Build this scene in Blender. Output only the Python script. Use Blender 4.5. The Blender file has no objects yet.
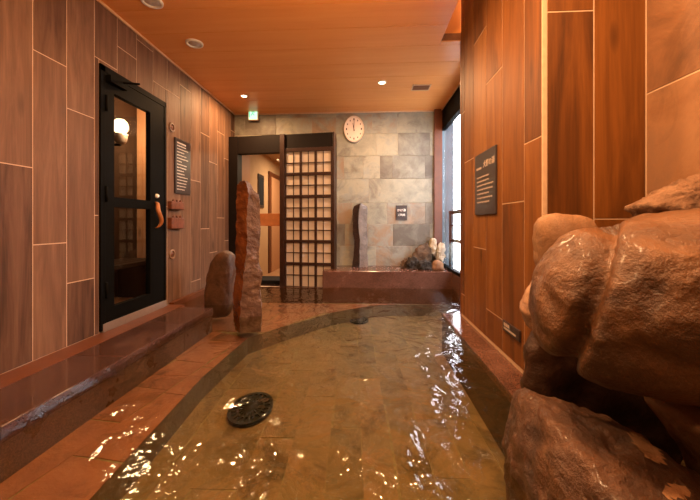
import bpy, bmesh, math, random
from math import sin, cos, pi, atan2, radians
from mathutils import Vector, Matrix, noise

random.seed(7)
C = bpy.context.scene.collection
SC = bpy.context.scene

# ------------------------------------------------------------------ camera
F = 330.0; X0 = 346.0; YH = 223.0; T = 0.055; EYE = 0.93
TH = math.atan(T)
FW = Vector((-sin(TH), cos(TH), 0)); RT = Vector((cos(TH), sin(TH), 0)); UP = Vector((0, 0, 1))
CP = Vector((0, 0, EYE))
cam = bpy.data.cameras.new('camera'); co = bpy.data.objects.new('camera', cam); C.objects.link(co)
co.location = CP; co.rotation_euler = (pi/2, 0, TH)
cam.sensor_fit = 'HORIZONTAL'; cam.sensor_width = 36; cam.lens = F*36/700
cam.shift_x = (350-X0)/700; cam.shift_y = (YH-250)/700
cam.clip_start = 0.02
SC.camera = co

def ray(px, py): return FW + RT*((px-X0)/F) - UP*((py-YH)/F)
def atY(px, py, Y):
    d = ray(px, py); return CP + d*(Y/d.y)
def atX(px, py, X):
    d = ray(px, py); return CP + d*(X/d.x)
def atZ(px, py, Z):
    d = ray(px, py); return CP + d*((Z-EYE)/d.z)

# ------------------------------------------------------------------ room numbers
XL = -1.96; XP = 0.87; XW = 1.13; XR = 1.348      # left wall, partition, window wall, right wall
YB = 4.90; YP0 = 1.657; YP1 = 3.02; YN = -1.6     # back wall, partition near/far end, wall behind
ZC = EYE + 1.65; ZLEDGE = 0.11; ZSLOT = ZC+.75; XSLOT = .70; ZF = -0.27; ZS = -0.12; WZ = 0.082

# ------------------------------------------------------------------ materials
def new_mat(name):
    m = bpy.data.materials.new(name); m.use_nodes = True
    nt = m.node_tree; nt.nodes.clear()
    out = nt.nodes.new('ShaderNodeOutputMaterial')
    return m, nt, out
def N(nt, t, **kw):
    n = nt.nodes.new(t)
    for k, v in kw.items():
        if k.startswith('i_'):
            key = k[2:]
            key = int(key) if key.isdigit() else key.replace('_', ' ')
            n.inputs[key].default_value = v
        else: setattr(n, k, v)
    return n
def L(nt, a, b): nt.links.new(a, b)
def ramp(nt, stops, interp='LINEAR'):
    r = nt.nodes.new('ShaderNodeValToRGB'); r.color_ramp.interpolation = interp
    e = r.color_ramp.elements
    while len(e) > 1: e.remove(e[-1])
    e[0].position = stops[0][0]; e[0].color = (*stops[0][1], 1)
    for p, c in stops[1:]:
        x = e.new(p); x.color = (*c, 1)
    return r
def principled(nt, out, rough=0.5, spec=0.5, metal=0.0):
    b = nt.nodes.new('ShaderNodeBsdfPrincipled')
    b.inputs['Roughness'].default_value = rough
    b.inputs['Specular IOR Level'].default_value = spec
    b.inputs['Metallic'].default_value = metal
    L(nt, b.outputs[0], out.inputs[0]); return b
def bump(nt, b, src, strength, dist=0.01):
    u = N(nt, 'ShaderNodeBump'); u.inputs['Strength'].default_value = strength; u.inputs['Distance'].default_value = dist
    L(nt, src, u.inputs['Height']); L(nt, u.outputs[0], b.inputs['Normal']); return u

def plain(name, col, rough=0.5, spec=0.5, metal=0.0, var=0.12, scale=30, bmp=0.05):
    m, nt, out = new_mat(name); b = principled(nt, out, rough, spec, metal)
    tc = N(nt, 'ShaderNodeTexCoord'); nz = N(nt, 'ShaderNodeTexNoise'); nz.inputs['Scale'].default_value = scale
    nz.inputs['Detail'].default_value = 4
    L(nt, tc.outputs['Object'], nz.inputs['Vector'])
    r = ramp(nt, [(0.3, tuple(c*(1-var) for c in col)), (0.7, tuple(min(1, c*(1+var)) for c in col))])
    L(nt, nz.outputs['Fac'], r.inputs[0]); L(nt, r.outputs[0], b.inputs['Base Color'])
    if bmp: bump(nt, b, nz.outputs['Fac'], bmp, 0.004)
    return m

def plank_mat(name, stops, rough=0.6, gs=(14, 1.3), var=0.35, knots=True, spec=0.22, bmp=0.12):
    """long wood-look tile: u across, v along (metres), rnd per tile"""
    m, nt, out = new_mat(name); b = principled(nt, out, rough, spec)
    uv = N(nt, 'ShaderNodeUVMap'); uv.uv_map = 'UVMap'
    mp = N(nt, 'ShaderNodeMapping'); mp.inputs['Scale'].default_value = (gs[0], gs[1], 1)
    L(nt, uv.outputs[0], mp.inputs[0])
    n1 = N(nt, 'ShaderNodeTexNoise'); n1.inputs['Scale'].default_value = 1; n1.inputs['Detail'].default_value = 6
    n1.inputs['Roughness'].default_value = .6; n1.inputs['Distortion'].default_value = .8
    L(nt, mp.outputs[0], n1.inputs['Vector'])
    mp2 = N(nt, 'ShaderNodeMapping'); mp2.inputs['Scale'].default_value = (gs[0]*9, gs[1]*2.5, 1)
    L(nt, uv.outputs[0], mp2.inputs[0])
    n2 = N(nt, 'ShaderNodeTexNoise'); n2.inputs['Scale'].default_value = 1; n2.inputs['Detail'].default_value = 3
    L(nt, mp2.outputs[0], n2.inputs['Vector'])
    mix = N(nt, 'ShaderNodeMath', operation='MULTIPLY_ADD'); mix.inputs[1].default_value = .22
    L(nt, n2.outputs['Fac'], mix.inputs[0]); L(nt, n1.outputs['Fac'], mix.inputs[2])
    at = N(nt, 'ShaderNodeAttribute'); at.attribute_name = 'rnd'
    sub = N(nt, 'ShaderNodeMath', operation='MULTIPLY_ADD'); sub.inputs[1].default_value = var
    L(nt, at.outputs['Fac'], sub.inputs[0]); L(nt, mix.outputs[0], sub.inputs[2])
    s2 = N(nt, 'ShaderNodeMath', operation='SUBTRACT'); s2.inputs[1].default_value = .11 + var/2
    L(nt, sub.outputs[0], s2.inputs[0])
    r = ramp(nt, stops); L(nt, s2.outputs[0], r.inputs[0])
    col = r.outputs[0]
    if knots:
        vo = N(nt, 'ShaderNodeTexVoronoi'); vo.inputs['Scale'].default_value = 1
        mp3 = N(nt, 'ShaderNodeMapping'); mp3.inputs['Scale'].default_value = (5.5, 1.7, 1)
        L(nt, uv.outputs[0], mp3.inputs[0]); L(nt, mp3.outputs[0], vo.inputs['Vector'])
        kr = ramp(nt, [(0.03, (.28, .28, .28)), (0.16, (1, 1, 1))]); L(nt, vo.outputs['Distance'], kr.inputs[0])
        mm = N(nt, 'ShaderNodeMix', data_type='RGBA', blend_type='MULTIPLY'); mm.inputs[0].default_value = .75
        L(nt, col, mm.inputs[6]); L(nt, kr.outputs[0], mm.inputs[7]); col = mm.outputs[2]
    L(nt, col, b.inputs['Base Color'])
    bump(nt, b, mix.outputs[0], bmp, 0.004)
    return m

def slate_mat(name, palette, rough=0.5, scale=5.0, spec=0.4, bmp=0.35, dark=(.12, .09, .06), rv=.55):
    """cleft slate tiles, colour drifting tile to tile"""
    m, nt, out = new_mat(name); b = principled(nt, out, rough, spec)
    uv = N(nt, 'ShaderNodeUVMap'); uv.uv_map = 'UVMap'
    n1 = N(nt, 'ShaderNodeTexNoise'); n1.inputs['Scale'].default_value = scale; n1.inputs['Detail'].default_value = 7
    n1.inputs['Roughness'].default_value = .66; n1.inputs['Distortion'].default_value = .45
    L(nt, uv.outputs[0], n1.inputs['Vector'])
    at = N(nt, 'ShaderNodeAttribute'); at.attribute_name = 'rnd'
    ad = N(nt, 'ShaderNodeMath', operation='MULTIPLY_ADD'); ad.inputs[1].default_value = rv
    L(nt, at.outputs['Fac'], ad.inputs[0]); L(nt, n1.outputs['Fac'], ad.inputs[2])
    s = N(nt, 'ShaderNodeMath', operation='SUBTRACT'); s.inputs[1].default_value = rv/2; L(nt, ad.outputs[0], s.inputs[0])
    r = ramp(nt, palette); L(nt, s.outputs[0], r.inputs[0])
    n2 = N(nt, 'ShaderNodeTexNoise'); n2.inputs['Scale'].default_value = scale*.55; n2.inputs['Detail'].default_value = 8
    n2.inputs['Distortion'].default_value = .9; n2.inputs['Roughness'].default_value = .7
    L(nt, uv.outputs[0], n2.inputs['Vector'])
    r2 = ramp(nt, [(.34, (1, 1, 1)), (.46, (0, 0, 0))]); L(nt, n2.outputs['Fac'], r2.inputs[0])
    f = N(nt, 'ShaderNodeMath', operation='MULTIPLY'); f.inputs[1].default_value = .65; L(nt, r2.outputs[0], f.inputs[0])
    mm = N(nt, 'ShaderNodeMix', data_type='RGBA'); L(nt, f.outputs[0], mm.inputs[0]); L(nt, r.outputs[0], mm.inputs[6])
    mm.inputs[7].default_value = (*dark, 1)
    L(nt, mm.outputs[2], b.inputs['Base Color'])
    bump(nt, b, n1.outputs['Fac'], bmp, 0.02)
    return m

def stone_mat(name, stops, rough=0.4, scale=4.0, spec=.5, bmp=.5, speck=None, dist=.02, fine=18, coat=0.0):
    m, nt, out = new_mat(name); b = principled(nt, out, rough, spec)
    b.inputs['Coat Weight'].default_value = coat; b.inputs['Coat Roughness'].default_value = .15
    tc = N(nt, 'ShaderNodeTexCoord')
    n1 = N(nt, 'ShaderNodeTexNoise'); n1.inputs['Scale'].default_value = scale; n1.inputs['Detail'].default_value = 9
    n1.inputs['Roughness'].default_value = .62; n1.inputs['Distortion'].default_value = .6
    L(nt, tc.outputs['Object'], n1.inputs['Vector'])
    r = ramp(nt, stops); L(nt, n1.outputs['Fac'], r.inputs[0]); col = r.outputs[0]
    n2 = N(nt, 'ShaderNodeTexNoise'); n2.inputs['Scale'].default_value = scale*fine/4; n2.inputs['Detail'].default_value = 6
    n2.inputs['Roughness'].default_value = .7
    L(nt, tc.outputs['Object'], n2.inputs['Vector'])
    if speck:
        r2 = ramp(nt, [(.60, (0, 0, 0)), (.70, (1, 1, 1))]); L(nt, n2.outputs['Fac'], r2.inputs[0])
        fm = N(nt, 'ShaderNodeMath', operation='MULTIPLY'); fm.inputs[1].default_value = .6; L(nt, r2.outputs[0], fm.inputs[0])
        mm = N(nt, 'ShaderNodeMix', data_type='RGBA'); L(nt, fm.outputs[0], mm.inputs[0]); L(nt, col, mm.inputs[6])
        mm.inputs[7].default_value = (*speck, 1); col = mm.outputs[2]
    L(nt, col, b.inputs['Base Color'])
    ad = N(nt, 'ShaderNodeMath', operation='MULTIPLY_ADD'); ad.inputs[1].default_value = .45
    L(nt, n2.outputs['Fac'], ad.inputs[0]); L(nt, n1.outputs['Fac'], ad.inputs[2])
    bump(nt, b, ad.outputs[0], bmp, dist)
    return m

def granite_mat(name, base, rough=.12):
    m, nt, out = new_mat(name); b = principled(nt, out, rough, .5)
    tc = N(nt, 'ShaderNodeTexCoord')
    v = N(nt, 'ShaderNodeTexVoronoi'); v.inputs['Scale'].default_value = 260; L(nt, tc.outputs['Object'], v.inputs['Vector'])
    r = ramp(nt, [(0, tuple(c*.35 for c in base)), (.45, base), (1, tuple(min(1, c*1.8) for c in base))])
    L(nt, v.outputs['Color'], r.inputs[0])
    n1 = N(nt, 'ShaderNodeTexNoise'); n1.inputs['Scale'].default_value = 5; n1.inputs['Detail'].default_value = 5
    L(nt, tc.outputs['Object'], n1.inputs['Vector'])
    r2 = ramp(nt, [(.3, (.75, .75, .75)), (.7, (1.1, 1.1, 1.1))]); L(nt, n1.outputs['Fac'], r2.inputs[0])
    mm = N(nt, 'ShaderNodeMix', data_type='RGBA', blend_type='MULTIPLY'); mm.inputs[0].default_value = 1
    L(nt, r.outputs[0], mm.inputs[6]); L(nt, r2.outputs[0], mm.inputs[7]); L(nt, mm.outputs[2], b.inputs['Base Color'])
    rr = N(nt, 'ShaderNodeMapRange'); rr.inputs[1].default_value = .35; rr.inputs[2].default_value = .7
    rr.inputs[3].default_value = rough*.5; rr.inputs[4].default_value = rough*2.2
    L(nt, n1.outputs['Fac'], rr.inputs[0]); L(nt, rr.outputs[0], b.inputs['Roughness'])
    bump(nt, b, n1.outputs['Fac'], .08, .01)
    return m

def emit_mat(name, col, strength):
    m, nt, out = new_mat(name); e = N(nt, 'ShaderNodeEmission'); e.inputs[0].default_value = (*col, 1); e.inputs[1].default_value = strength
    L(nt, e.outputs[0], out.inputs[0]); return m

def schlick(nt, f0, normal=None):
    lw = N(nt, 'ShaderNodeLayerWeight'); lw.inputs[0].default_value = .5
    if normal is not None: L(nt, normal, lw.inputs['Normal'])
    pw = N(nt, 'ShaderNodeMath', operation='POWER'); pw.inputs[1].default_value = 5; L(nt, lw.outputs['Facing'], pw.inputs[0])
    ma = N(nt, 'ShaderNodeMath', operation='MULTIPLY_ADD', use_clamp=True); ma.inputs[1].default_value = 1-f0; ma.inputs[2].default_value = f0
    L(nt, pw.outputs[0], ma.inputs[0]); return ma
def glass_mat(name, tint=(.9, .93, .95), refl=1.0, rough=0.0):
    m, nt, out = new_mat(name)
    fr = schlick(nt, .04)
    tr = N(nt, 'ShaderNodeBsdfTransparent'); tr.inputs[0].default_value = (*tint, 1)
    gl = N(nt, 'ShaderNodeBsdfGlossy'); gl.inputs['Roughness'].default_value = rough
    mx = N(nt, 'ShaderNodeMixShader'); L(nt, fr.outputs[0], mx.inputs[0]); L(nt, tr.outputs[0], mx.inputs[1]); L(nt, gl.outputs[0], mx.inputs[2])
    L(nt, mx.outputs[0], out.inputs[0]); return m

def water_mat():
    m, nt, out = new_mat('bath_water')
    tc = N(nt, 'ShaderNodeTexCoord')
    mp = N(nt, 'ShaderNodeMapping'); mp.inputs['Scale'].default_value = (1.0, .8, 1); L(nt, tc.outputs['Object'], mp.inputs[0])
    n1 = N(nt, 'ShaderNodeTexNoise'); n1.inputs['Scale'].default_value = 5.0; n1.inputs['Detail'].default_value = 2.2; n1.inputs['Distortion'].default_value = 1.0
    L(nt, mp.outputs[0], n1.inputs['Vector'])
    n2 = N(nt, 'ShaderNodeTexNoise'); n2.inputs['Scale'].default_value = 24; n2.inputs['Detail'].default_value = 2; n2.inputs['Distortion'].default_value = .6
    L(nt, mp.outputs[0], n2.inputs['Vector'])
    # livelier by the near rocks, calmer far away
    ad = N(nt, 'ShaderNodeMath', operation='MULTIPLY_ADD'); ad.inputs[1].default_value = .07
    L(nt, n2.outputs['Fac'], ad.inputs[0]); L(nt, n1.outputs['Fac'], ad.inputs[2])
    bp = N(nt, 'ShaderNodeBump'); bp.inputs['Strength'].default_value = .8; bp.inputs['Distance'].default_value = .08
    L(nt, ad.outputs[0], bp.inputs['Height'])
    vd = N(nt, 'ShaderNodeVectorMath', operation='DISTANCE'); vd.inputs[1].default_value = (.75, 1.3, 0); L(nt, tc.outputs['Object'], vd.inputs[0])
    mr = N(nt, 'ShaderNodeMapRange'); mr.inputs[1].default_value = .3; mr.inputs[2].default_value = 2.6; mr.inputs[3].default_value = .42; mr.inputs[4].default_value = .18
    L(nt, vd.outputs['Value'], mr.inputs[0]); L(nt, mr.outputs[0], bp.inputs['Strength'])
    fr = schlick(nt, .035, bp.outputs[0])
    tr = N(nt, 'ShaderNodeBsdfTransparent'); tr.inputs[0].default_value = (.78, .77, .62, 1)
    gl = N(nt, 'ShaderNodeBsdfGlossy'); gl.inputs['Roughness'].default_value = .055; L(nt, bp.outputs[0], gl.inputs['Normal'])
    mx = N(nt, 'ShaderNodeMixShader'); L(nt, fr.outputs[0], mx.inputs[0]); L(nt, tr.outputs[0], mx.inputs[1]); L(nt, gl.outputs[0], mx.inputs[2])
    L(nt, mx.outputs[0], out.inputs[0]); return m

M = {}
M['plank'] = plank_mat('wood_look_tile', [(.12, (0.03561, 0.01599, 0.008188)), (.38, (0.09101, 0.0436, 0.02268)), (.6, (0.1465, 0.07486, 0.04157)), (.85, (0.2137, 0.1163, 0.06613))])
M['plank_warm_lit'] = plank_mat('warm_lit_wood_tile', [(.12, (0.04577, 0.01456, 0.00244)), (.38, (0.1242, 0.04104, 0.006277)), (.6, (0.1896, 0.06619, 0.01046)), (.85, (0.2615, 0.1025, 0.01813))], gs=(9, 1.0))  # same wood-look tile, with the orange of the warm light put into its colour
M['grout'] = plain('pale_grout', (0.527, 0.3655, 0.2465), .8, .2, var=.08)
M['grout_grey'] = plain('grey_grout', (.30, .24, .18), .85, .2, var=.1)
M['ceil'] = plank_mat('ceiling_panel', [(.2, (.78, .30, .075)), (.5, (.84, .345, .095)), (.8, (.88, .39, .12))], rough=.36, gs=(7, .5), var=.08, knots=False, bmp=.02)
M['ceil_gap'] = plain('ceiling_joint', (.20, .07, .022), .7)
M['cove'] = plain('ceiling_trim_paint', (.68, .40, .22), .5, var=.05)
M['slate'] = slate_mat('grey_green_slate', [(.10, (0.0983, 0.081, 0.06194)), (.28, (0.1638, 0.1477, 0.1144)), (.45, (0.2341, 0.2239, 0.1763)), (.6, (0.2996, 0.2764, 0.2049)), (.72, (0.2341, 0.2335, 0.2001)), (.9, (0.2528, 0.1763, 0.1144))], scale=4.5, dark=(0.1217, 0.0953, 0.07147), rv=.75)
M['slate_rust'] = slate_mat('rust_slate', [(.15, (0.102, 0.05202, 0.02763)), (.4, (0.2167, 0.104, 0.04972)), (.6, (0.2805, 0.1469, 0.07462)), (.85, (0.2295, 0.1285, 0.07735))], scale=3.2, dark=(0.1084, 0.05202, 0.02763))
M['floor_slate'] = slate_mat('pool_floor_slate', [(.1, (0.05275, 0.03748, 0.01877)), (.35, (0.1252, 0.08764, 0.04308)), (.55, (0.178, 0.1179, 0.058)), (.8, (0.2241, 0.1299, 0.06628))], scale=5.0, rough=.7, dark=(0.03955, 0.02539, 0.009947), bmp=1.0, rv=.22)
M['shelf_slate'] = slate_mat('pool_bench_slate', [(.1, (0.0884, 0.03346, 0.02007)), (.35, (0.1904, 0.07249, 0.04182)), (.6, (0.2584, 0.1032, 0.05855)), (.85, (0.3264, 0.145, 0.08364))], scale=5.0, rough=.7, dark=(0.0476, 0.01673, 0.008364), bmp=1.0, rv=.25)
M['grout_dark'] = plain('pool_grout', (.20, .155, .085), .85, .2, var=.2)
M['riser'] = stone_mat('pool_riser_stone', [(.3, (.07, .05, .026)), (.7, (.15, .105, .055))], .6, 6)
M['granite'] = granite_mat('dark_red_granite', (0.06, 0.0288, 0.0224))
M['granite_wet'] = granite_mat('brown_bath_side_stone', (.10, .05, .03), .4)
M['curb_face'] = granite_mat('dark_brown_polished_stone', (.030, .017, .009), .06)
M['granite_red'] = granite_mat('red_granite', (.105, .050, .036), .14)
M['terra'] = plain('terracotta_strip', (0.119, 0.0385, 0.0154), .28, .5, var=.2, scale=9)
M['brown_wood'] = plain('dark_stained_wood', (0.0285, 0.0105, 0.006), .4, .4, var=.25, scale=14)
M['orange_wood'] = plain('orange_wood', (0.375, 0.135, 0.045), .4, .4, var=.15, scale=16)
M['red_wood'] = plain('reddish_post_wood', (0.117, 0.03315, 0.01092), .4, .4, var=.15, scale=12)
M['black_wood'] = plain('blackened_wood', (.008, .005, .004), .6, .12)
M['black_metal'] = plain('black_powder_coat', (.004, .004, .004), .6, .04, var=.08)
M['paper'] = plain('shoji_paper', (0.576, 0.4977, 0.4399), .8, .2, var=.05, scale=8)
M['white'] = plain('white_paint', (.80, .76, .70), .4, .4, var=.03)
M['clockface'] = plain('cream_clock_face', (0.6944, 0.5652, 0.476), .3, .5, var=.02)
M['clockrim'] = plain('pale_clock_rim', (0.629, 0.476, 0.357), .3, .5, var=.02)
M['ink'] = plain('dark_ink', (.06, .03, .03), .5)
M['grey_metal'] = plain('brushed_metal', (.42, .40, .38), .3, .5, .9, var=.06)
M['sill_metal'] = plain('grey_door_sill', (.30, .24, .21), .35, .5, .4, var=.06)
M['signblack'] = plain('dark_sign_board', (.030, .020, .020), .35, .5, var=.1)
M['signtext'] = plain('pale_lettering', (.46, .37, .31), .6, var=.02)
M['signwhite'] = plain('white_lettering', (.72, .66, .60), .6, var=.02)
M['tagwood'] = plain('carved_brown_wood', (0.14, 0.042, 0.0196), .5, .4, var=.3, scale=25)
M['ventring'] = plain('tan_vent_ring', (0.195, 0.1105, 0.065), .5)
M['glass'] = glass_mat('door_glass')
M['wglass'] = glass_mat('window_glass', (.97, .98, 1))
M['water'] = water_mat()
M['drain'] = plain('dark_drain_metal', (.02, .024, .022), .5, .3, .3)
M['lamp'] = emit_mat('lit_downlight', (1, .70, .42), 14)
M['globe'] = emit_mat('lit_globe', (1, .66, .32), 3.2)
M['lamp_off'] = plain('frosted_disc', (0.63, 0.56, 0.504), .6)
M['exitlit'] = emit_mat('lit_exit_panel', (.50, .90, .55), 1.0)
M['exitgreen'] = emit_mat('lit_exit_green', (.05, .42, .20), 1.0)
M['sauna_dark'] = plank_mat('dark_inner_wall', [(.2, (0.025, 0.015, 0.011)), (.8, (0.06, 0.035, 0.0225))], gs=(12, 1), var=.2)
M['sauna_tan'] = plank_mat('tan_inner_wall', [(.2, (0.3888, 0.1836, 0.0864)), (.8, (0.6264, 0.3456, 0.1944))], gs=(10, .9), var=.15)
M['cream'] = plain('cream_plaster', (0.4752, 0.3024, 0.1728), .8, .2, var=.04, scale=6)
M['tanfloor'] = plain('tan_floorboards', (0.4, 0.216, 0.112), .4, .4, var=.15, scale=5)
M['mat'] = plain('black_mat', (.012, .012, .015), .8, .2)
M['pier'] = plain('dark_blue_grey_pier', (.085, .125, .155), .6, .3, var=.2, scale=2.5)
M['deck'] = plain('bounce_balcony_deck', (.62, .58, .52), .7, .2)  # made pale so the balcony floor bounces daylight up to the ceiling
M['ext'] = plain('blue_grey_outer_wall', (.30, .36, .42), .7, .3, var=.12, scale=2.5)
M['rock'] = stone_mat('wet_brown_rock', [(.25, (0.02616, 0.009945, 0.004055)), (.42, (0.07412, 0.029, 0.00946)), (.56, (0.1396, 0.05634, 0.01757)), (.75, (0.2442, 0.1077, 0.0392))], .42, 4.5, .5, .9, speck=(0.2616, 0.1408, 0.06419), dist=.03, fine=26, coat=.12)
M['rock_low'] = stone_mat('wet_red_brown_rock', [(.28, (0.01755, 0.007695, 0.004455)), (.43, (0.06143, 0.02565, 0.01188)), (.58, (0.1185, 0.04959, 0.02079)), (.75, (0.2106, 0.1026, 0.04827))], .4, 5.0, .5, 1, speck=(0.2632, 0.1539, 0.08542), dist=.035, fine=26, coat=.15)
M['rock_pale'] = stone_mat('pale_tan_rock', [(.3, (0.1581, 0.07626, 0.0372)), (.6, (0.274, 0.1474, 0.0744)), (.8, (0.3267, 0.2034, 0.1162))], .6, 5, .3, .6)
M['rock_shade'] = stone_mat('cavity_shade_rock', [(.3, (.012, .006, .004)), (.6, (.05, .022, .012)), (.8, (.10, .05, .03))], .4, 6, .4, .8)  # near-black colour paints the shade of the cavity under the huge boulder
M['rock_patch'] = stone_mat('tan_mineral_patch', [(.3, (.30, .15, .07)), (.6, (.48, .25, .12)), (.8, (.58, .36, .22))], .6, 12, .3, .8)
M['rock_rough'] = stone_mat('rough_pink_tan_rock', [(.3, (0.09, 0.04125, 0.021)), (.5, (0.2025, 0.105, 0.056)), (.75, (0.315, 0.1875, 0.112))], .6, 9, .3, 1, dist=.03)
M['rock_grey'] = stone_mat('grey_banded_rock', [(.3, (.10, .08, .07)), (.5, (.36, .20, .12)), (.75, (.50, .34, .22))], .5, 8, .3, .7)
M['slabshade'] = stone_mat('shaded_side_stone', [(.3, (.012, .007, .005)), (.7, (.05, .022, .014))], .5, 14, .4, .7)  # dark colour paints the shadow side of the slab on the sill
M['slabface'] = stone_mat('grey_cut_stone', [(.3, (0.096, 0.078, 0.0682)), (.55, (0.168, 0.135, 0.1178)), (.75, (0.216, 0.162, 0.1302))], .4, 9, .4, .3)
M['pillar_left'] = stone_mat('amber_polished_stone', [(.3, (0.062, 0.01736, 0.0062)), (.5, (0.1612, 0.0465, 0.01364)), (.75, (0.248, 0.0868, 0.0279))], .22, 5, .5, .25, coat=.4)
M['pillar_right'] = stone_mat('mauve_cleft_stone', [(.3, (0.055, 0.02475, 0.01815)), (.5, (0.121, 0.066, 0.05225)), (.62, (0.176, 0.1045, 0.0825)), (.75, (0.242, 0.132, 0.0825))], .35, 8, .5, .8, dist=.03)
M['boulder'] = stone_mat('dull_brown_stone', [(.3, (0.048, 0.0224, 0.0112)), (.55, (0.12, 0.0576, 0.0304)), (.8, (0.192, 0.1, 0.056))], .45, 7, .4, .6)
M['coral_w'] = stone_mat('white_lava_rock', [(.3, (0.225, 0.165, 0.1125)), (.5, (0.465, 0.405, 0.315)), (.75, (0.6, 0.555, 0.465))], .7, 14, .3, 1, dist=.03)
M['coral_b'] = stone_mat('brown_lava_rock', [(.3, (0.0175, 0.01, 0.006)), (.5, (0.08, 0.045, 0.025)), (.75, (0.17, 0.1, 0.055))], .7, 14, .3, 1, dist=.03)
M['coral_k'] = stone_mat('dark_lava_rock', [(.3, (0.009, 0.0066, 0.0054)), (.6, (0.036, 0.027, 0.021)), (.8, (0.084, 0.06, 0.048))], .6, 14, .3, 1, dist=.03)

# ------------------------------------------------------------------ mesh helpers
def nbm():
    bm = bmesh.new(); bm.loops.layers.uv.new('UVMap'); bm.faces.layers.float.new('rnd'); return bm
def box(bm, a, b, mi=0):
    a, b = Vector(a), Vector(b)
    lo = Vector([min(a[i], b[i]) for i in range(3)]); hi = Vector([max(a[i], b[i]) for i in range(3)])
    vs = [bm.verts.new((x, y, z)) for x in (lo.x, hi.x) for y in (lo.y, hi.y) for z in (lo.z, hi.z)]
    fs = []
    for q in ((0,1,3,2), (4,6,7,5), (0,4,5,1), (2,3,7,6), (0,2,6,4), (1,5,7,3)):
        f = bm.faces.new([vs[i] for i in q]); f.material_index = mi; fs.append(f)
    return vs, fs
def fbox(bm, O, U, V, W, u0, u1, v0, v1, w0, w1, mi=0, rnd=0.5, bev=0.0):
    """box in a frame O + u U + v V + w W, with metre uvs"""
    uvl = bm.loops.layers.uv[0]; rl = bm.faces.layers.float['rnd']
    ou, ov = random.random()*37, random.random()*37
    vs = {}
    def P(u, v, w): return O + U*u + V*v + W*w
    e = bev
    base = [(u0, v0), (u1, v0), (u1, v1), (u0, v1)]
    b0 = [bm.verts.new(P(u, v, w0)) for u, v in base]
    b1 = [bm.verts.new(P(u, v, w1-e)) for u, v in base]
    rings = [(b0, base), (b1, base)]
    if e:
        inn = [(u0+e, v0+e), (u1-e, v0+e), (u1-e, v1-e), (u0+e, v1-e)]
        b2 = [bm.verts.new(P(u, v, w1)) for u, v in inn]; rings.append((b2, inn))
    def face(vl, uvs):
        try: f = bm.faces.new(vl)
        except ValueError: return
        f.material_index = mi; f[rl] = rnd
        for lp, (u, v) in zip(f.loops, uvs): lp[uvl].uv = (u+ou, v+ov)
    for k in range(len(rings)-1):
        (A, ua), (B, ub) = rings[k], rings[k+1]
        for i in range(4):
            j = (i+1) % 4
            face([A[i], A[j], B[j], B[i]], [ua[i], ua[j], ub[j], ub[i]])
    face(rings[-1][0], rings[-1][1]); face(list(reversed(b0)), list(reversed(base)))
def cyl(bm, p, q, r, n=20, r2=None, mi=0, cap=True):
    p, q = Vector(p), Vector(q); d = (q-p).normalized()
    a = d.orthogonal().normalized(); b = d.cross(a); r2 = r if r2 is None else r2
    A = [bm.verts.new(p + (a*cos(2*pi*i/n) + b*sin(2*pi*i/n))*r) for i in range(n)]
    B = [bm.verts.new(q + (a*cos(2*pi*i/n) + b*sin(2*pi*i/n))*r2) for i in range(n)]
    for i in range(n):
        f = bm.faces.new([A[i], A[(i+1) % n], B[(i+1) % n], B[i]]); f.material_index = mi; f.smooth = n > 8
    if cap:
        for l in (list(reversed(A)), B):
            f = bm.faces.new(l); f.material_index = mi
def lathe(bm, O, U, V, W, prof, n=36, sx=1.0, mi=0):
    """profile (r, w) spun about W; sx squeezes along U"""
    rings = []
    for r, w in prof:
        if r < 1e-6: rings.append([bm.verts.new(O + W*w)])
        else: rings.append([bm.verts.new(O + U*(cos(2*pi*i/n)*r*sx) + V*(sin(2*pi*i/n)*r) + W*w) for i in range(n)])
    for A, B in zip(rings, rings[1:]):
        for i in range(n):
            j = (i+1) % n
            a = [A[0]] if len(A) == 1 else [A[i], A[j]]
            b = [B[0]] if len(B) == 1 else [B[j], B[i]]
            if len(a)+len(b) < 3: continue
            f = bm.faces.new(a+b); f.smooth = True; f.material_index = mi
def obj(name, bm, mats, parent=None, bevel=0, seg=2, loc=None, smooth=False):
    bmesh.ops.recalc_face_normals(bm, faces=bm.faces[:])
    me = bpy.data.meshes.new(name); bm.to_mesh(me); bm.free()
    if not isinstance(mats, (list, tuple)): mats = [mats]
    for m in mats: me.materials.append(m)
    if smooth:
        for p in me.polygons: p.use_smooth = True
    o = bpy.data.objects.new(name, me); C.objects.link(o)
    if parent is not None:
        o.parent = parent
        o.matrix_parent_inverse = Matrix.LocRotScale(parent.location, parent.rotation_euler, None).inverted()
    if bevel:
        md = o.modifiers.new('bevel', 'BEVEL'); md.width = bevel; md.segments = seg; md.limit_method = 'ANGLE'
    return o
def child(name, bm, mats, parent, **k): # local-coordinate child
    o = obj(name, bm, mats, None, **k); o.parent = parent; return o
def thing(name, label, cat, loc=(0, 0, 0), group=None, kind=None):
    o = bpy.data.objects.new(name, None); C.objects.link(o); o.location = loc; o.empty_display_size = .05
    o['label'] = label; o['category'] = cat
    if group: o['group'] = group
    if kind: o['kind'] = kind
    return o
def tag(o, label, cat, group=None, kind=None):
    o['label'] = label; o['category'] = cat
    if group: o['group'] = group
    if kind: o['kind'] = kind
    return o
def struct(o, label, cat='wall'):
    o['kind'] = 'structure'; o['label'] = label; o['category'] = cat; return o
def center_origin(o):
    me = o.data; c = sum((v.co for v in me.vertices), Vector())/len(me.vertices)
    zmin = min(v.co.z for v in me.vertices); c.z = zmin
    me.transform(Matrix.Translation(-c)); o.location = c; return o
def tiles(bm, O, U, V, W, rects, gap=.004, th=.008, mi=0, bev=.0015):
    for (u0, u1, v0, v1) in rects:
        if u1-u0 < gap*2 or v1-v0 < gap*2: continue
        fbox(bm, O, U, V, W, u0+gap/2, u1-gap/2, v0+gap/2, v1-gap/2, 0, th, mi, random.random(), bev)
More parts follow.
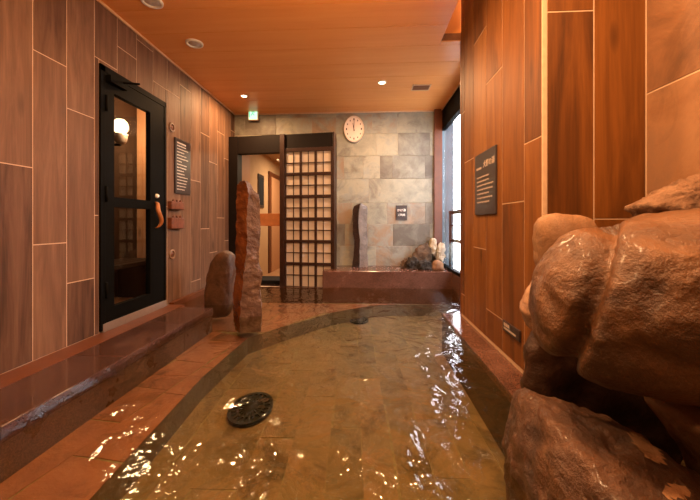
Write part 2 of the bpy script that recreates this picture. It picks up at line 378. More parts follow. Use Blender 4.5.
def minus(rects, hole):
    out = []; h0, h1, g0, g1 = hole
    for (a, b, c, d) in rects:
        if b <= h0 or a >= h1 or d <= g0 or c >= g1: out.append((a, b, c, d)); continue
        if a < h0: out.append((a, h0, c, d))
        if b > h1: out.append((h1, b, c, d))
        a2, b2 = max(a, h0), min(b, h1)
        if c < g0: out.append((a2, b2, c, g0))
        if d > g1: out.append((a2, b2, g1, d))
    return out
def text_mesh(s, size, M4, name, mat, parent, align='CENTER', ext=.0006):
    cu = bpy.data.curves.new('lettering', 'FONT'); cu.body = s; cu.size = size; cu.extrude = ext; cu.offset = size*.018
    cu.align_x = align; cu.align_y = 'CENTER'; cu.resolution_u = 3
    t = bpy.data.objects.new('lettering_source', cu); C.objects.link(t)
    dg = bpy.context.evaluated_depsgraph_get(); dg.update()
    me = bpy.data.meshes.new_from_object(t.evaluated_get(dg)); bpy.data.objects.remove(t)
    me.transform(M4); me.materials.clear(); me.materials.append(mat)
    o = bpy.data.objects.new(name, me); C.objects.link(o)
    if parent is not None:
        o.parent = parent
        o.matrix_parent_inverse = Matrix.LocRotScale(parent.location, parent.rotation_euler, None).inverted()
    return o
def frame4(O, U, V, W):
    m = Matrix.Identity(4)
    for i, v in enumerate((U, V, W)): m[0][i], m[1][i], m[2][i] = v
    m[0][3], m[1][3], m[2][3] = O
    return m
EX, EY, EZ = Vector((1, 0, 0)), Vector((0, 1, 0)), Vector((0, 0, 1))

# ------------------------------------------------------------------ LEFT WALL
D0 = atX(99, 63, XL).y; D1 = atX(165, 100, XL).y; DZ0 = atX(99, 332, XL).z; DZ1 = atX(99, 63, XL).z
pitch = .198
# column start (along y) from the photograph's joints
def yl(px): return atX(px, 200, XL).y
y_first = yl(33); pitch = (yl(191)-yl(33))/8.0
seams = {-1: 1.257, 0: 1.96, 1: 1.69, 2: 2.146, 3: 2.34, 4: 1.36, 5: 2.255, 6: 1.1, 7: 2.41, 8: 1.42, 9: 2.02, 10: 1.71, 11: 2.16, 12: 1.84, 13: 2.3, 14: 1.55}
rects = []
for k in range(-18, 16):
    y0 = y_first + k*pitch; y1 = y0+pitch
    if y0 > YB: break
    s = seams.get(k, .4 + (k*0.37 % 1.16))
    s = s % 1.16 - 1.16
    while s < ZC:
        a, b = max(s, ZLEDGE), min(s+1.16, ZC)
        if b-a > .02: rects.append((y0, min(y1, YB), a, b))
        s += 1.16
hole = (D0, D1, ZLEDGE, DZ1)
bm = nbm()
for r in minus([(YN, YB+.1, -.4, ZC+.05)], (D0+.01, D1-.01, ZLEDGE-.01, DZ1-.01)):
    box(bm, (XL-.10, r[0], r[2]), (XL-.002, r[1], r[3]), 1)
tiles(bm, Vector((XL-.002, 0, 0)), EY, EZ, EX, minus(rects, hole), .0065, .002, bev=.0006)
struct(obj('wall_left', bm, [M['plank'], M['grout']]), 'brown wood-look tile wall with tall staggered planks around the glazed door')

# ------------------------------------------------------------------ PARTITION (right) + frontal return
def yp(px): return atX(px, 200, XP).y
ypb = [YP0, yp(524), yp(502), yp(486), yp(473.5), yp(464.5), YP1]
sm = [1.358, 1.05, 1.92, 2.34, 1.45, 1.9]
rects = []
for k in range(6):
    s = sm[k] % 1.6 - 1.6
    while s < ZSLOT:
        a, b = max(s, ZLEDGE+.01), min(s+1.6, ZSLOT)
        if b-a > .02: rects.append((ypb[k], ypb[k+1], a, b))
        s += 1.6
bm = nbm()
YP1b = ypb[-1]
box(bm, (XP+.002, YP0+.002, -.35), (XW+.02, YP1b, ZSLOT), 1)
tiles(bm, Vector((XP+.002, 0, 0)), EY, EZ, -EX, rects, .007, .002, bev=.0006)
fr = []
xa = [XP, atY(594, 100, YP0).x, XR]
zs = atY(560, 11.5, YP0).z
fr += [(xa[0]+.018, xa[1], .0, zs-1.6), (xa[0]+.018, xa[1], zs-1.6, zs), (xa[0]+.018, xa[1], zs, ZC)]
fr += [(xa[1], xa[2], .0, .95), (xa[1], xa[2], .95, ZC)]
fr = [r for r in fr if r[3]-r[2] > .03]
tiles(bm, Vector((0, YP0+.002, 0)), EX, EZ, -EY, fr, .007, .002, bev=.0006)
box(bm, (XP-.001, YP0-.001, 0), (XP+.016, YP0+.012, ZC), 1)
box(bm, (XP-.002, YP1b, -.3), (XW, YP1b+.02, ZC-.001), 2)
box(bm, (XR, YP0+.002, -.35), (XR+.1, YP0+.1, ZC+.03), 1); box(bm, (XW+.02, YP0+.002, -.35), (XR, YP0+.1, ZC+.03), 1)
struct(obj('wall_partition', bm, [M['plank_warm_lit'], M['grout'], M['red_wood']]), 'wood-look tile partition, warm light put into its colour, with pale joints beside the rocks')

# RIGHT stone wall
zj = atX(660, 88, XR).z
bm = nbm()
box(bm, (XR+.002, YN, -.35), (XR+.1, YP0+.01, ZC+.03), 1)
rr = []
for (z0, z1) in ((zj-1.24, zj-.62), (zj-.62, zj), (zj, zj+.62), (zj+.62, ZC)):
    y = YP0; first = True
    while y > YN:
        w = random.uniform(.75, 1.05) if not first else .95; first = False
        rr.append((max(y-w, YN), y, max(z0, -.2), min(z1, ZC))); y -= w
tiles(bm, Vector((XR+.002, 0, 0)), EY, EZ, -EX, rr, .008, .002, bev=.0006)
struct(obj('wall_right', bm, [M['slate_rust'], M['grout']]), 'rust brown stone tile wall above the big boulder')

# wall behind the viewpoint
bm = nbm(); box(bm, (XL-.1, YN-.1, -.4), (XR+.1, YN, ZC+.03))
struct(obj('wall_near', bm, M['plank']), 'wood tile wall closing the near end of the bath room')

# ------------------------------------------------------------------ sliding-door assembly (slightly turned)
PA = atY(229.8, 200, 4.70); PB = atY(334.5, 200, 4.50)
PA.z = PB.z = 0
DU = (PB-PA).normalized(); DWd = (PB-PA).length; DN = Vector((DU.y, -DU.x, 0))  # towards the viewer
def onscreen(px, py):
    d = ray(px, py); t = (PA-CP).dot(DN)/d.dot(DN); p = CP + d*t
    return (p-PA).dot(DU), p.z
HZ = onscreen(282, 134.7)[1]

# BACK WALL
courses = [2.58+.02, 2.257, 1.92, 1.583, 1.227, .915, .59, .25, -.1]
splits = {0: [245, 276, 312, 336, 372, 397], 1: [244, 262, 276, 300, 320, 376, 398, 430], 2: [344, 363, 380, 392, 425], 3: [300, 369, 432], 4: [352, 362, 387, 425],
          5: [345, 368, 393, 430], 6: [340, 376, 412], 7: [350, 390]}
rects = []
xr = XW+.005
hx = PB.x
for i in range(8):
    z1, z0 = courses[i], courses[i+1]
    xs = [XL] + sorted(atY(p, 200, YB).x for p in splits[i]) + [xr]
    for a, b in zip(xs, xs[1:]): rects.append((a, b, z0, min(z1, ZC)))
# narrow extra course above the doorway
zn = atY(280, 118, YB).z
rr = []
for (a, b, c, d) in rects:
    if d > ZC-.01 and b < atY(337, 100, YB).x: rr += [(a, b, c, zn), (a, b, zn, d)]
    else: rr.append((a, b, c, d))
hole = (XL-.1, hx-.02, -.2, HZ-.03)
bm = nbm()
for (a, b, c, d) in minus([(XL-.1, XW+.01, -.4, ZC+.05)], hole): box(bm, (a, YB+.006, c), (b, YB+.12, d), 1)
tiles(bm, Vector((0, YB+.006, 0)), EX, EZ, -EY, minus(rr, hole), .004, .008)
struct(obj('wall_back', bm, [M['slate'], M['grout_grey']]), 'grey green slate tile wall behind the bath')

# black frame
fr = thing('door_2', 'black wooden door frame with dark header around the open doorway', 'door frame', tuple(PA), kind='structure')
bm = nbm()
uo0 = onscreen(238.5, 200)[0]; um0 = onscreen(280.5, 200)[0]; um1 = onscreen(285, 200)[0]
zo = onscreen(260, 153)[1]; zs1 = onscreen(310, 147.5)[1]
Zb = .0
fbox(bm, PA, DU, EZ, DN, 0, uo0, Zb, HZ, -.10, .03)
fbox(bm, PA, DU, EZ, DN, uo0, um0, zo, HZ, -.10, .015)
fbox(bm, PA, DU, EZ, DN, um1, DWd-.012, zs1, HZ, -.10, .0)
box(bm, (PA.x-.02, PA.y-.02, HZ-.02), (PB.x-.01, YB+.1, HZ-.002))
obj('header', bm, M['black_wood'], fr)
bm = nbm()
fbox(bm, PA, DU, EZ, DN, um0, um1, Zb, HZ, -.12, .035)
obj('middle_post', bm, M['brown_wood'], fr, bevel=.003)
bm = nbm()
fbox(bm, PA, DU, EZ, DN, DWd-.02, DWd, Zb, HZ, -.12, .02)
box(bm, (PB.x-.03, PB.y+.1, .0), (PB.x, YB+.02, HZ))
obj('end_post', bm, M['brown_wood'], fr, bevel=.003)
bm = nbm()
fbox(bm, PA, DU, EZ, DN, 0, um0, -.05, .012, -.10, .05)
o = obj('threshold', bm, M['white'], fr); o['label'] = 'pale threshold strip'

# shoji screen
u0, u1 = um1+.001, DWd-.021
z0, z1 = .012, zs1
sj = thing('door_3', 'sliding shoji screen with dark lattice and cream paper panes', 'shoji screen', tuple(PA + DU*u0), kind='structure')
st = .03; rw = .045
bm = nbm()
fbox(bm, PA, DU, EZ, DN, u0, u0+st*.5, z0, z1, -.03, .012)
fbox(bm, PA, DU, EZ, DN, u1-st, u1, z0, z1, -.03, .012)
fbox(bm, PA, DU, EZ, DN, u0, u1, z0, z0+.035, -.03, .010)
fbox(bm, PA, DU, EZ, DN, u0, u1, z1-.05, z1, -.03, .010)
ia, ib, ja, jb = u0+st*.5, u1-st, z0+.035, z1-.05
cw = (ib-ia)/3; chh = (jb-ja)/6
for i in (1, 2): fbox(bm, PA, DU, EZ, DN, ia+cw*i-.017, ia+cw*i+.017, ja, jb, -.02, .008)
for j in range(1, 6): fbox(bm, PA, DU, EZ, DN, ia, ib, ja+chh*j-.021, ja+chh*j+.021, -.02, .008)
obj('screen_frame', bm, M['brown_wood'], sj, bevel=.002)
bm = nbm()
for i in range(3):
    c = ia+cw*(i+.5); fbox(bm, PA, DU, EZ, DN, c-.0042, c+.0042, ja, jb, -.018, .002)
for j in range(6):
    c = ja+chh*(j+.5); fbox(bm, PA, DU, EZ, DN, ia, ib, c-.0042, c+.0042, -.018, .001)
obj('muntin', bm, M['brown_wood'], sj)
bm = nbm(); fbox(bm, PA, DU, EZ, DN, u0+.005, u1-.005, z0+.01, z1-.01, -.026, -.019)
obj('paper_pane', bm, M['paper'], sj)

# wooden bar across the doorway
bm = nbm()
ra = onscreen(262, 226); rb = onscreen(281, 213.5)
fbox(bm, PA, DU, EZ, DN, uo0+.002, um0-.002, ra[1], rb[1], -.02, .012)
tag(center_origin(obj('door_rail', bm, M['orange_wood'], bevel=.004)), 'orange wooden rail fixed across the open doorway', 'rail')
s = onscreen(279.5, 160.5)
bm = nbm(); lathe(bm, PA+DU*(s[0]-.01)+EZ*s[1]+DN*.015, DU, EZ, DN, [(0, 0), (.016, 0), (.016, .02), (.008, .03), (0, .03)], 16)
tag(center_origin(obj('door_sensor', bm, M['white'])), 'small white door sensor at the top of the doorway', 'sensor')

# ------------------------------------------------------------------ CORRIDOR behind the doorway
YC = 8.0; XI = -1.93
bm = nbm()
box(bm, (XI-.08, YB+.13, -.1), (XI, 5.5, 2.3), 1)
box(bm, (XI-.08, 5.5, -.1), (XI-.0, YC, 2.3), 0)
box(bm, (XI-.08, YC, -.1), (.2, YC+.08, 2.3), 0)
box(bm, (.12, YB+.13, -.1), (.2, YC, 2.3), 0)
box(bm, (hx, YB+.125, -.1), (.2, YB+.2, 2.3), 0)
struct(obj('wall_corridor', bm, [M['cream'], M['sauna_tan']]), 'cream plaster corridor walls seen through the doorway')
bm = nbm(); box(bm, (XI-.08, YB+.12, 2.26), (.2, YC+.08, 2.34))
struct(obj('ceiling_corridor', bm, M['cream']), 'cream corridor ceiling beyond the doorway', 'ceiling')
bm = nbm(); box(bm, (XI-.08, YB+.11, -.16), (.2, YC+.08, -.08))
struct(obj('floor_corridor', bm, M['tanfloor']), 'tan corridor floor beyond the doorway', 'floor')
bm = nbm()
box(bm, (XI+.03, 4.93, -.06), (hx-.05, 5.35, .06))
tag(center_origin(obj('door_mat', bm, M['mat'], bevel=.01)), 'black step mat just inside the open doorway', 'mat')
a = atX(257.5, 173.5, XI); b = atX(263, 208, XI)
bm = nbm(); box(bm, (XI, a.y, b.z), (XI+.02, b.y, a.z))
pf = thing('corridor_notice', 'dark framed notice on the cream corridor wall', 'notice', (XI, a.y, b.z))
obj('notice_frame', bm, M['signblack'], pf)
bm = nbm(); box(bm, (XI+.02, a.y+.04, b.z+.05), (XI+.022, b.y-.04, a.z-.05)); obj('notice_sheet', bm, M['mat'], pf)
a = atX(268, 171, XI); b = atX(279.5, 269, XI)
bm = nbm(); box(bm, (XI, a.y, -.08), (XI+.03, b.y, a.z), 0)
box(bm, (XI, a.y+.12, -.08), (XI+.04, b.y-.12, a.z-.1), 1)
struct(obj('door_4', bm, [M['red_wood'], M['sauna_tan']]), 'brown wooden door in the corridor wall', 'door')

# ------------------------------------------------------------------ CEILING
bm = nbm()
for r in minus([(XL-.1, XW+.3, YN-.1, YB+.1)], (XSLOT, XP+.002, YP0, YP1+.02)): box(bm, (r[0], r[2], ZC+.006), (r[1], r[3], ZC+.07), 1)
for a, b in (((XSLOT-.03, YP0-.03, ZC+.07), (XSLOT, YP1+.05, ZSLOT)), ((XSLOT-.03, YP1+.02, ZC+.07), (XP+.05, YP1+.05, ZSLOT)), ((XSLOT-.03, YP0-.03, ZC+.07), (XP+.05, YP0, ZSLOT)), ((XSLOT-.03, YP0-.03, ZSLOT), (XP+.05, YP1+.05, ZSLOT+.03))): box(bm, a, b, 0)
ys = [2.47+.318*i for i in range(-14, 9)]
rects = [(a, b, -XR-.0, -XL) for a, b in zip(ys, ys[1:]) if b > YN and a < YB]
rects = []
for a, b in zip(ys, ys[1:]):
    if b < YN or a > YB: continue
    a, b = max(a, YN), min(b, YB)
    for (c, d, a_, b_) in minus([(XL, XW if a > 1.5 else XR, a, b)], (XSLOT, XP+.002, YP0, YP1+.02)): rects.append((a_, b_, c, d))
tiles(bm, Vector((0, 0, ZC+.006)), EY, EX, -EZ, rects, .004, .006, bev=.001)
struct(obj('ceiling', bm, [M['ceil'], M['ceil_gap']]), 'glossy orange wood-look ceiling with fine cross joints', 'ceiling')
bm = nbm()
box(bm, (XL, YN, ZC-.018), (XL+.012, YB, ZC)); box(bm, (XL, YB-.014, ZC-.018), (XW, YB-.002, ZC)); box(bm, (XW-.012, YP1b+.02, ZC-.018), (XW, YB, ZC))
struct(obj('trim_1', bm, M['cove']), 'thin pale trim along the ceiling edge', 'trim')

# ceiling fixtures
def ceil_ring(name, px, py, r, lit, label, cat, group=None):
    p = atZ(px, py, ZC)
    t = thing(name, label, cat, tuple(p), group)
    bm = nbm(); lathe(bm, Vector((0, 0, 0)), EX, EY, -EZ, [(r*.72, .0), (r*.72, .010), (r*.86, .016), (r, .012), (r*1.02, 0)], 32)
    child('trim_ring', bm, M['white'], t)
    bm = nbm(); lathe(bm, Vector((0, 0, 0)), EX, EY, -EZ, [(0, .006), (r*.72, .006), (r*.72, .0)], 28)
    child('lens' if lit else 'centre_disc', bm, M['lamp'] if lit else M['lamp_off'], t)
    return p
ceil_ring('ceiling_speaker', 194.5, 43, .075, False, 'round white ceiling speaker above the glazed door', 'speaker')
ceil_ring('smoke_detector', 152, 1, .075, False, 'round white fitting at the top edge of the ceiling, nearest to view', 'detector')
P1 = ceil_ring('downlight', 244, 95.5, .045, True, 'small lit downlight near the exit sign', 'light')
P2 = ceil_ring('downlight', 382, 82, .05, True, 'small lit downlight between the clock and the vent', 'light')
# vent
p = atZ(421, 87, ZC)
t = thing('ceiling_vent', 'brown slatted air vent in the ceiling', 'vent', tuple(p))
bm = nbm(); w, h = .11, .085
for a, b in (((-w, -h), (w, -h+.012)), ((-w, h-.012), (w, h)), ((-w, -h), (-w+.012, h)), ((w-.012, -h), (w, h))):
    box(bm, (a[0], a[1], -.012), (b[0], b[1], 0))
child('vent_frame', bm, M['cove'], t)
bm = nbm()
for i in range(8): 
    y = -h+.012+i*(2*h-.024)/8+.004; box(bm, (-w+.012, y, -.009), (w-.012, y+.008, -.002))
box(bm, (-w+.01, -h+.01, -.002), (w-.01, h-.01, 0))
child('slats', bm, M['ceil_gap'], t)

# exit sign
p = atY(253.3, 113.5, YB-.08)
t = thing('exit_sign', 'small lit green exit sign under the ceiling above the doorway', 'sign', tuple(p))
w, h = .064, .092
bm = nbm(); box(bm, (-w-.008, -.01, -h-.008), (w+.008, .03, h+.03)); child('sign_housing', bm, M['cove'], t)
bm = nbm(); box(bm, (-w, -.014, -h), (w, -.008, h)); child('sign_panel', bm, M['exitlit'], t)
bm = nbm()
Y_ = -.018
def bar(bm, x0, z0, x1, z1, r, y=Y_): cyl(bm, (x0, y, z0), (x1, y, z1), r, 6)
lathe(bm, Vector((.012, Y_+.003, .042)), EX, EZ, -EY, [(0, 0), (.012, 0), (.012, .002), (0, .002)], 12)
bar(bm, .008, .028, -.004, -.004, .006); bar(bm, -.004, -.004, .020, -.030, .005); bar(bm, -.004, -.004, -.030, -.034, .005)
bar(bm, .008, .024, .032, .008, .004); bar(bm, .008, .026, -.022, .014, .004)
box(bm, (-.058, -.018, -.06), (-.048, -.013, .06)); box(bm, (-.058, -.018, .05), (-.02, -.013, .06))
child('running_figure', bm, M['exitgreen'], t)

# ------------------------------------------------------------------ DECKS, POOL
YLE = 3.12
xt = -1.80; xg = -1.46
bm = nbm(); box(bm, (XL, YN, -.3), (xt, YLE+.1, ZLEDGE))
box(bm, (XL, YLE+.1, -.3), (XL+.05, YB-.1, .13))
struct(obj('baseboard_left', bm, M['terra']), 'terracotta strip along the foot of the wood tile wall', 'trim')
bm = nbm()
ys_ = [YN, -.9, -.2, .5, 1.25, 1.95, 2.62, YLE]
for a, b in zip(ys_, ys_[1:]): fbox(bm, Vector((0, 0, 0)), EX, EY, EZ, xt+.001, xg, a+.0012, b-.0012, .04, ZLEDGE, 0, .5, .004); fbox(bm, Vector((0, 0, 0)), EX, EY, EZ, xt+.001, xg-.008, a+.002, b-.002, -.3, .042, 1)
struct(obj('trim_2', bm, [M['granite'], M['granite_wet']]), 'dark polished granite ledge along the left edge of the bath', 'ledge')
# right curb
xc = .715; ZK = .100
bm = nbm()
yy = [1.0, 1.45, 2.45, YP1b+.08]
for a, b in zip(yy, yy[1:]): fbox(bm, Vector((0, 0, 0)), EX, EY, EZ, xc, XP+.004, a+.0012, b-.0012, .050, ZK, 0, .5, .004)
box(bm, (xc+.004, yy[0], -.3), (XP, yy[-1]-.003, .0505), 1)
fbox(bm, Vector((0, 0, 0)), EX, EY, EZ, XP+.004, XW+.02, YP1b+.022, YP1b+.08, -.3, ZK, 0, .5, .004)
struct(obj('trim_3', bm, [M['granite_red'], M['curb_face']]), 'red granite curb at the foot of the wood-look partition', 'ledge')
# back sill
ysill = 4.31; xs0 = atY(322.5, 270, ysill).x; ZSL = .30
bm = nbm()
xm = atY(391, 280, ysill).x
for a, b in ((xs0, xm), (xm, XW)): 
    fbox(bm, Vector((0, 0, 0)), EX, EY, EZ, a+.001, b-.001, ysill, YB-.002, -.3, ZSL, 0, .5, .006)
struct(obj('trim_4', bm, M['granite_red']), 'raised red granite sill below the slate wall', 'ledge')
# landing by the door, level with the water
bm = nbm()
box(bm, (XL+.05, 4.261, -.3), (xs0, 4.31, .088)); box(bm, (XL+.05, 4.31, -.3), (xs0, YB+.12, .006))
struct(obj('floor_landing', bm, M['granite']), 'wet stone landing before the doorway', 'floor')
# shelf under water (L shaped)
sh = [(xg, YN), (-1.04, YN), (-1.04, 1.2), (-1.10, 2.2), (-1.06, 2.95), (-.86, 3.25), (-.38, 3.85), (.1, 4.2), (.40, 4.29), (1.13, 4.30), (1.13, 4.9), (XL+.05, 4.9), (XL+.05, YLE), (xg, YLE)]
bm = nbm()
V0 = [bm.verts.new((x, y, ZS)) for x, y in sh]; V1 = [bm.verts.new((x, y, -.35)) for x, y in sh]
top = bm.faces.new(V0); top.material_index = 0
n = len(sh)
for i in range(n):
    f = bm.faces.new([V0[i], V1[i], V1[(i+1) % n], V0[(i+1) % n]]); f.material_index = 1
# tile joints: separate slabs clipped by the outline would be hidden by ripples, so slabs are laid on top
import mathutils
def inside(x, y, poly):
    c = False; j = len(poly)-1
    for i in range(len(poly)):
        xi, yi = poly[i]; xj, yj = poly[j]
        if (yi > y) != (yj > y) and x < (xj-xi)*(y-yi)/(yj-yi)+xi: c = not c
        j = i
    return c
uvl = bm.loops.layers.uv[0]
rl = bm.faces.layers.float['rnd']
def slabs(bm, poly, z, th, step, rowlen, ang, gap, mi, holes=()):
    """irregular rectangular slabs, each clipped to the outline"""
    from mathutils import Vector as V
    ca, sa = cos(ang), sin(ang)
    def clip(pts, poly_edge):
        (ax, ay), (nx, ny) = poly_edge
        out = []
        for i in range(len(pts)):
            p, q = pts[i], pts[(i+1) % len(pts)]
            dp = (p[0]-ax)*nx+(p[1]-ay)*ny; dq = (q[0]-ax)*nx+(q[1]-ay)*ny
            if dp <= 0: out.append(p)
            if dp*dq < 0:
                t = dp/(dp-dq); out.append((p[0]+(q[0]-p[0])*t, p[1]+(q[1]-p[1])*t))
        return out
    u = -6.0
    while u < 6:
        w = step*random.uniform(.82, 1.18); v = -8.0 + random.random()*rowlen
        while v < 8:
            l = rowlen*random.uniform(.65, 1.35)
            pts = [(u+gap, v+gap), (u+w-gap, v+gap), (u+w-gap, v+l-gap), (u+gap, v+l-gap)]
            q4 = [(x+random.uniform(-.006, .006), y+random.uniform(-.006, .006)) for x, y in pts]; pts = []
            for i in range(4):
                a, b = q4[i], q4[(i+1) % 4]; ns = 5 if i % 2 else 2
                for k_ in range(ns):
                    t = k_/ns; jx, jy = (random.uniform(-.004, .004), random.uniform(-.004, .004)) if k_ else (0, 0)
                    pts.append((a[0]*(1-t)+b[0]*t+jx, a[1]*(1-t)+b[1]*t+jy))
            W = [(x*ca-y*sa, x*sa+y*ca) for x, y in pts]
            for conv in poly:
                P = W
                k = len(conv)
                for i in range(k):
                    a, b = conv[i], conv[(i+1) % k]
                    P = clip(P, (a, (b[1]-a[1], -(b[0]-a[0]))))
                    if len(P) < 3: break
                if len(P) >= 3:
                    dz = random.uniform(-.001, .001)
                    top = [bm.verts.new((x, y, z+th+dz)) for x, y in P]; bot = [bm.verts.new((x, y, z-.002)) for x, y in P]
                    rn = random.random(); ou, ov = random.random()*30, random.random()*30
                    fs = [bm.faces.new(top)]
                    for i in range(len(P)):
                        j = (i+1) % len(P); fs.append(bm.faces.new([top[i], bot[i], bot[j], top[j]]))
                    for f in fs:
                        f.material_index = mi; f[rl_(bm)] = rn
                        for lp in f.loops: lp[bm.loops.layers.uv[0]].uv = (lp.vert.co.x+ou, lp.vert.co.y+ov)
            v += l
        u += w
def rl_(bm): return bm.faces.layers.float['rnd']
# convex pieces of the shelf, counter-clockwise
conv = [[(xg, YN), (-1.04, YN), (-1.04, 1.2), (xg, 1.2)], [(xg, 1.2), (-1.04, 1.2), (-1.10, 2.2), (xg, 2.2)],
        [(xg, 2.2), (-1.10, 2.2), (-1.06, 2.95), (xg, 3.12)],
        [(XL+.05, 3.12), (xg, 3.12), (-1.06, 2.95), (-.86, 3.25), (-.38, 3.85), (XL+.05, 3.85)],
        [(XL+.05, 3.85), (-.38, 3.85), (.1, 4.2), (.1, 4.26), (XL+.05, 4.26)],
        [(.1, 4.2), (.40, 4.29), (.40, 4.3), (.1, 4.3)]]
slabs(bm, conv, ZS, .003, .26, .5, radians(-8), .004, 2)
struct(obj('floor_bench', bm, [M['grout_dark'], M['riser'], M['shelf_slate']]), 'submerged reddish stone bench around the bath edge', 'bath bench')
# pool floor
bm = nbm(); box(bm, (XL, YN, -.42), (XR, YB, ZF), 0)
slabs(bm, [[(-1.13, YN), (XR-.02, YN), (XR-.02, 4.6), (-1.13, 4.6)]], ZF, .002, .19, 1.1, radians(2), .0028, 1)
struct(obj('floor', bm, [M['grout_dark'], M['floor_slate']]), 'olive brown stone slab floor of the bath', 'floor')
# water
bm = nbm()
wp = [(xg, YN), (XR, YN), (XR, YP0+.02), (XP+.02, YP0+.02), (XP+.02, YP1b+.05), (XW, YP1b+.05), (XW, ysill+.001), (xs0, ysill+.001), (xs0, 4.262), (XL+.051, 4.262), (XL+.05, YLE), (xg, YLE)]
bm.faces.new([bm.verts.new((x, y, WZ)) for x, y in wp])
wo = obj('bath_water', bm, M['water'])
if wo.data.polygons[0].normal.z < 0: wo.data.flip_normals()
tag(wo, 'clear rippled bath water filling the pool', 'water', kind='stuff')

# drains
def drain(px, py, rx, ry, label):
    p = atZ(px, py, ZF+.02)
    t = thing('drain_cover', label, 'drain cover', (p.x, p.y, ZF+.012), 'drain covers on the bath floor')
    bm = nbm()
    # rim and radial bars
    n = 40
    for (r0, r1) in ((1, .86), (.62, .52), (.26, .0)):
        ring = []
        for r in (r0, max(r1, .001)):
            ring.append([bm.verts.new((cos(2*pi*i/n)*r*rx, sin(2*pi*i/n)*r*ry, .016)) for i in range(n)])
        for i in range(n): bm.faces.new([ring[0][i], ring[0][(i+1) % n], ring[1][(i+1) % n], ring[1][i]])
    for i in range(20):
        a = 2*pi*i/20; d = Vector((cos(a)*rx, sin(a)*ry, 0)); s = Vector((-sin(a), cos(a), 0))*.006
        q = [d*.2+s, d*.9+s, d*.9-s, d*.2-s]
        bm.faces.new([bm.verts.new(v+Vector((0, 0, .0155))) for v in q])
    ex = bmesh.ops.extrude_face_region(bm, geom=bm.faces[:]); bmesh.ops.translate(bm, verts=[v for v in ex['geom'] if isinstance(v, bmesh.types.BMVert)], vec=(0, 0, -.008))
    child('grate', bm, M['drain'], t)
    bm = nbm(); lathe(bm, Vector((0, 0, 0)), EX, EY*(ry/rx), EZ, [(0, .002), (rx*.98, .002), (rx, 0), (0, 0)], 40)
    child('drain_plate', bm, M['drain'], t)
drain(251, 408, .135, .185, 'dark round drain grate in the middle of the bath floor')
drain(359, 320, .115, .15, 'small dark drain grate near the far end of the bath')

# ------------------------------------------------------------------ GLAZED DOOR on the left wall
dr = thing('door_1', 'black framed glass door with wavy wooden handle in the wood tile wall', 'door', (XL, D0, DZ0), kind='structure')
O = Vector((XL, 0, 0))
def lz(px, py): return atX(px, py, XL+.02)
DB = DZ0 + .05
bm = nbm()   # jamb
for r in ((D0, D0+.045, DZ0, DZ1), (D1-.03, D1, DZ0, DZ1), (D0, D1, DZ1-.05, DZ1)):
    fbox(bm, O, EY, EZ, EX, r[0], r[1], r[2], r[3], -.12, .014)
obj('jamb', bm, M['black_metal'], dr, bevel=.002)
bm = nbm(); fbox(bm, O, EY, EZ, EX, D0+.02, D1-.0, ZLEDGE, DB, -.12, .018)
obj('sill_plate', bm, M['sill_metal'], dr, bevel=.002)
y0g = lz(115.5, 200).y; y1g = lz(151.5, 200).y
ztg = lz(116, 94).z; zm1 = lz(115, 197).z; zm0 = lz(115, 207).z; zbg = lz(115, 306).z
bm = nbm()
ia, ib = D0+.048, D1-.033
for r in ((ia, y0g, DB, DZ1-.052), (y1g, ib, DB, DZ1-.052), (y0g, y1g, ztg, DZ1-.052), (y0g, y1g, zm0, zm1), (y0g, y1g, DB, zbg)):
    fbox(bm, O, EY, EZ, EX, r[0], r[1], r[2], r[3], -.035, .010)
obj('door_leaf', bm, M['black_metal'], dr)
for (a, b) in ((zm1, ztg), (zbg, zm0)):
    bm = nbm(); fbox(bm, O, EY, EZ, EX, y0g-.005, y1g+.005, a-.005, b+.005, -.016, -.010)
    obj('glass_pane', bm, M['glass'], dr)
for z in (DZ1-.28, EYE+.22, DZ0+.3):
    bm = nbm(); cyl(bm, (XL+.02, D0+.047, z-.06), (XL+.02, D0+.047, z+.06), .009, 12); obj('hinge', bm, M['black_metal'], dr)
# closer arm
bm = nbm(); a = lz(112, 70); b = lz(138, 75)
fbox(bm, O, EY, EZ, EX, lz(107, 70).y, lz(124, 70).y, DZ1-.115, DZ1-.065, .010, .05)
cy = lz(120, 78).y
cyl(bm, (XL+.04, cy, DZ1-.07), (XL+.15, cy+.05, DZ1-.062), .009, 8)
obj('door_closer', bm, M['black_metal'], dr)
# wavy wooden handle
bm = nbm()
hy = lz(156.2, 214).y; hz0 = lz(158.5, 228).z; hz1 = lz(158.5, 202).z
pts = []
for i in range(25):
    s = i/24; z = hz0+(hz1-hz0)*s
    off = .05*math.sin(pi*min(1, max(0, s)))**.5 if 0 < s < 1 else 0
    pts.append(Vector((XL+.012+off, hy + .028*math.sin(2*pi*s*1.0+.4), z)))
rad = [.013+.006*sin(pi*i/24) for i in range(25)]
rings = []
for p, r in zip(pts, rad): rings.append([bm.verts.new(p+Vector((cos(2*pi*k/12)*r, sin(2*pi*k/12)*r*1.2, 0))) for k in range(12)])
for A, B in zip(rings, rings[1:]):
    for k in range(12):
        f = bm.faces.new([A[k], A[(k+1) % 12], B[(k+1) % 12], B[k]]); f.smooth = True
bm.faces.new(list(reversed(rings[0]))); bm.faces.new(rings[-1])
o = obj('door_handle', bm, M['orange_wood'], dr); o['label'] = 'wavy branch-like wooden handle'
bm = nbm(); p = lz(157.5, 196); lathe(bm, Vector((XL+.010, p.y, p.z)), EY, EZ, EX, [(0, .02), (.014, .02), (.02, .01), (.02, 0)], 16)
obj('lock_button', bm, M['white'], dr)

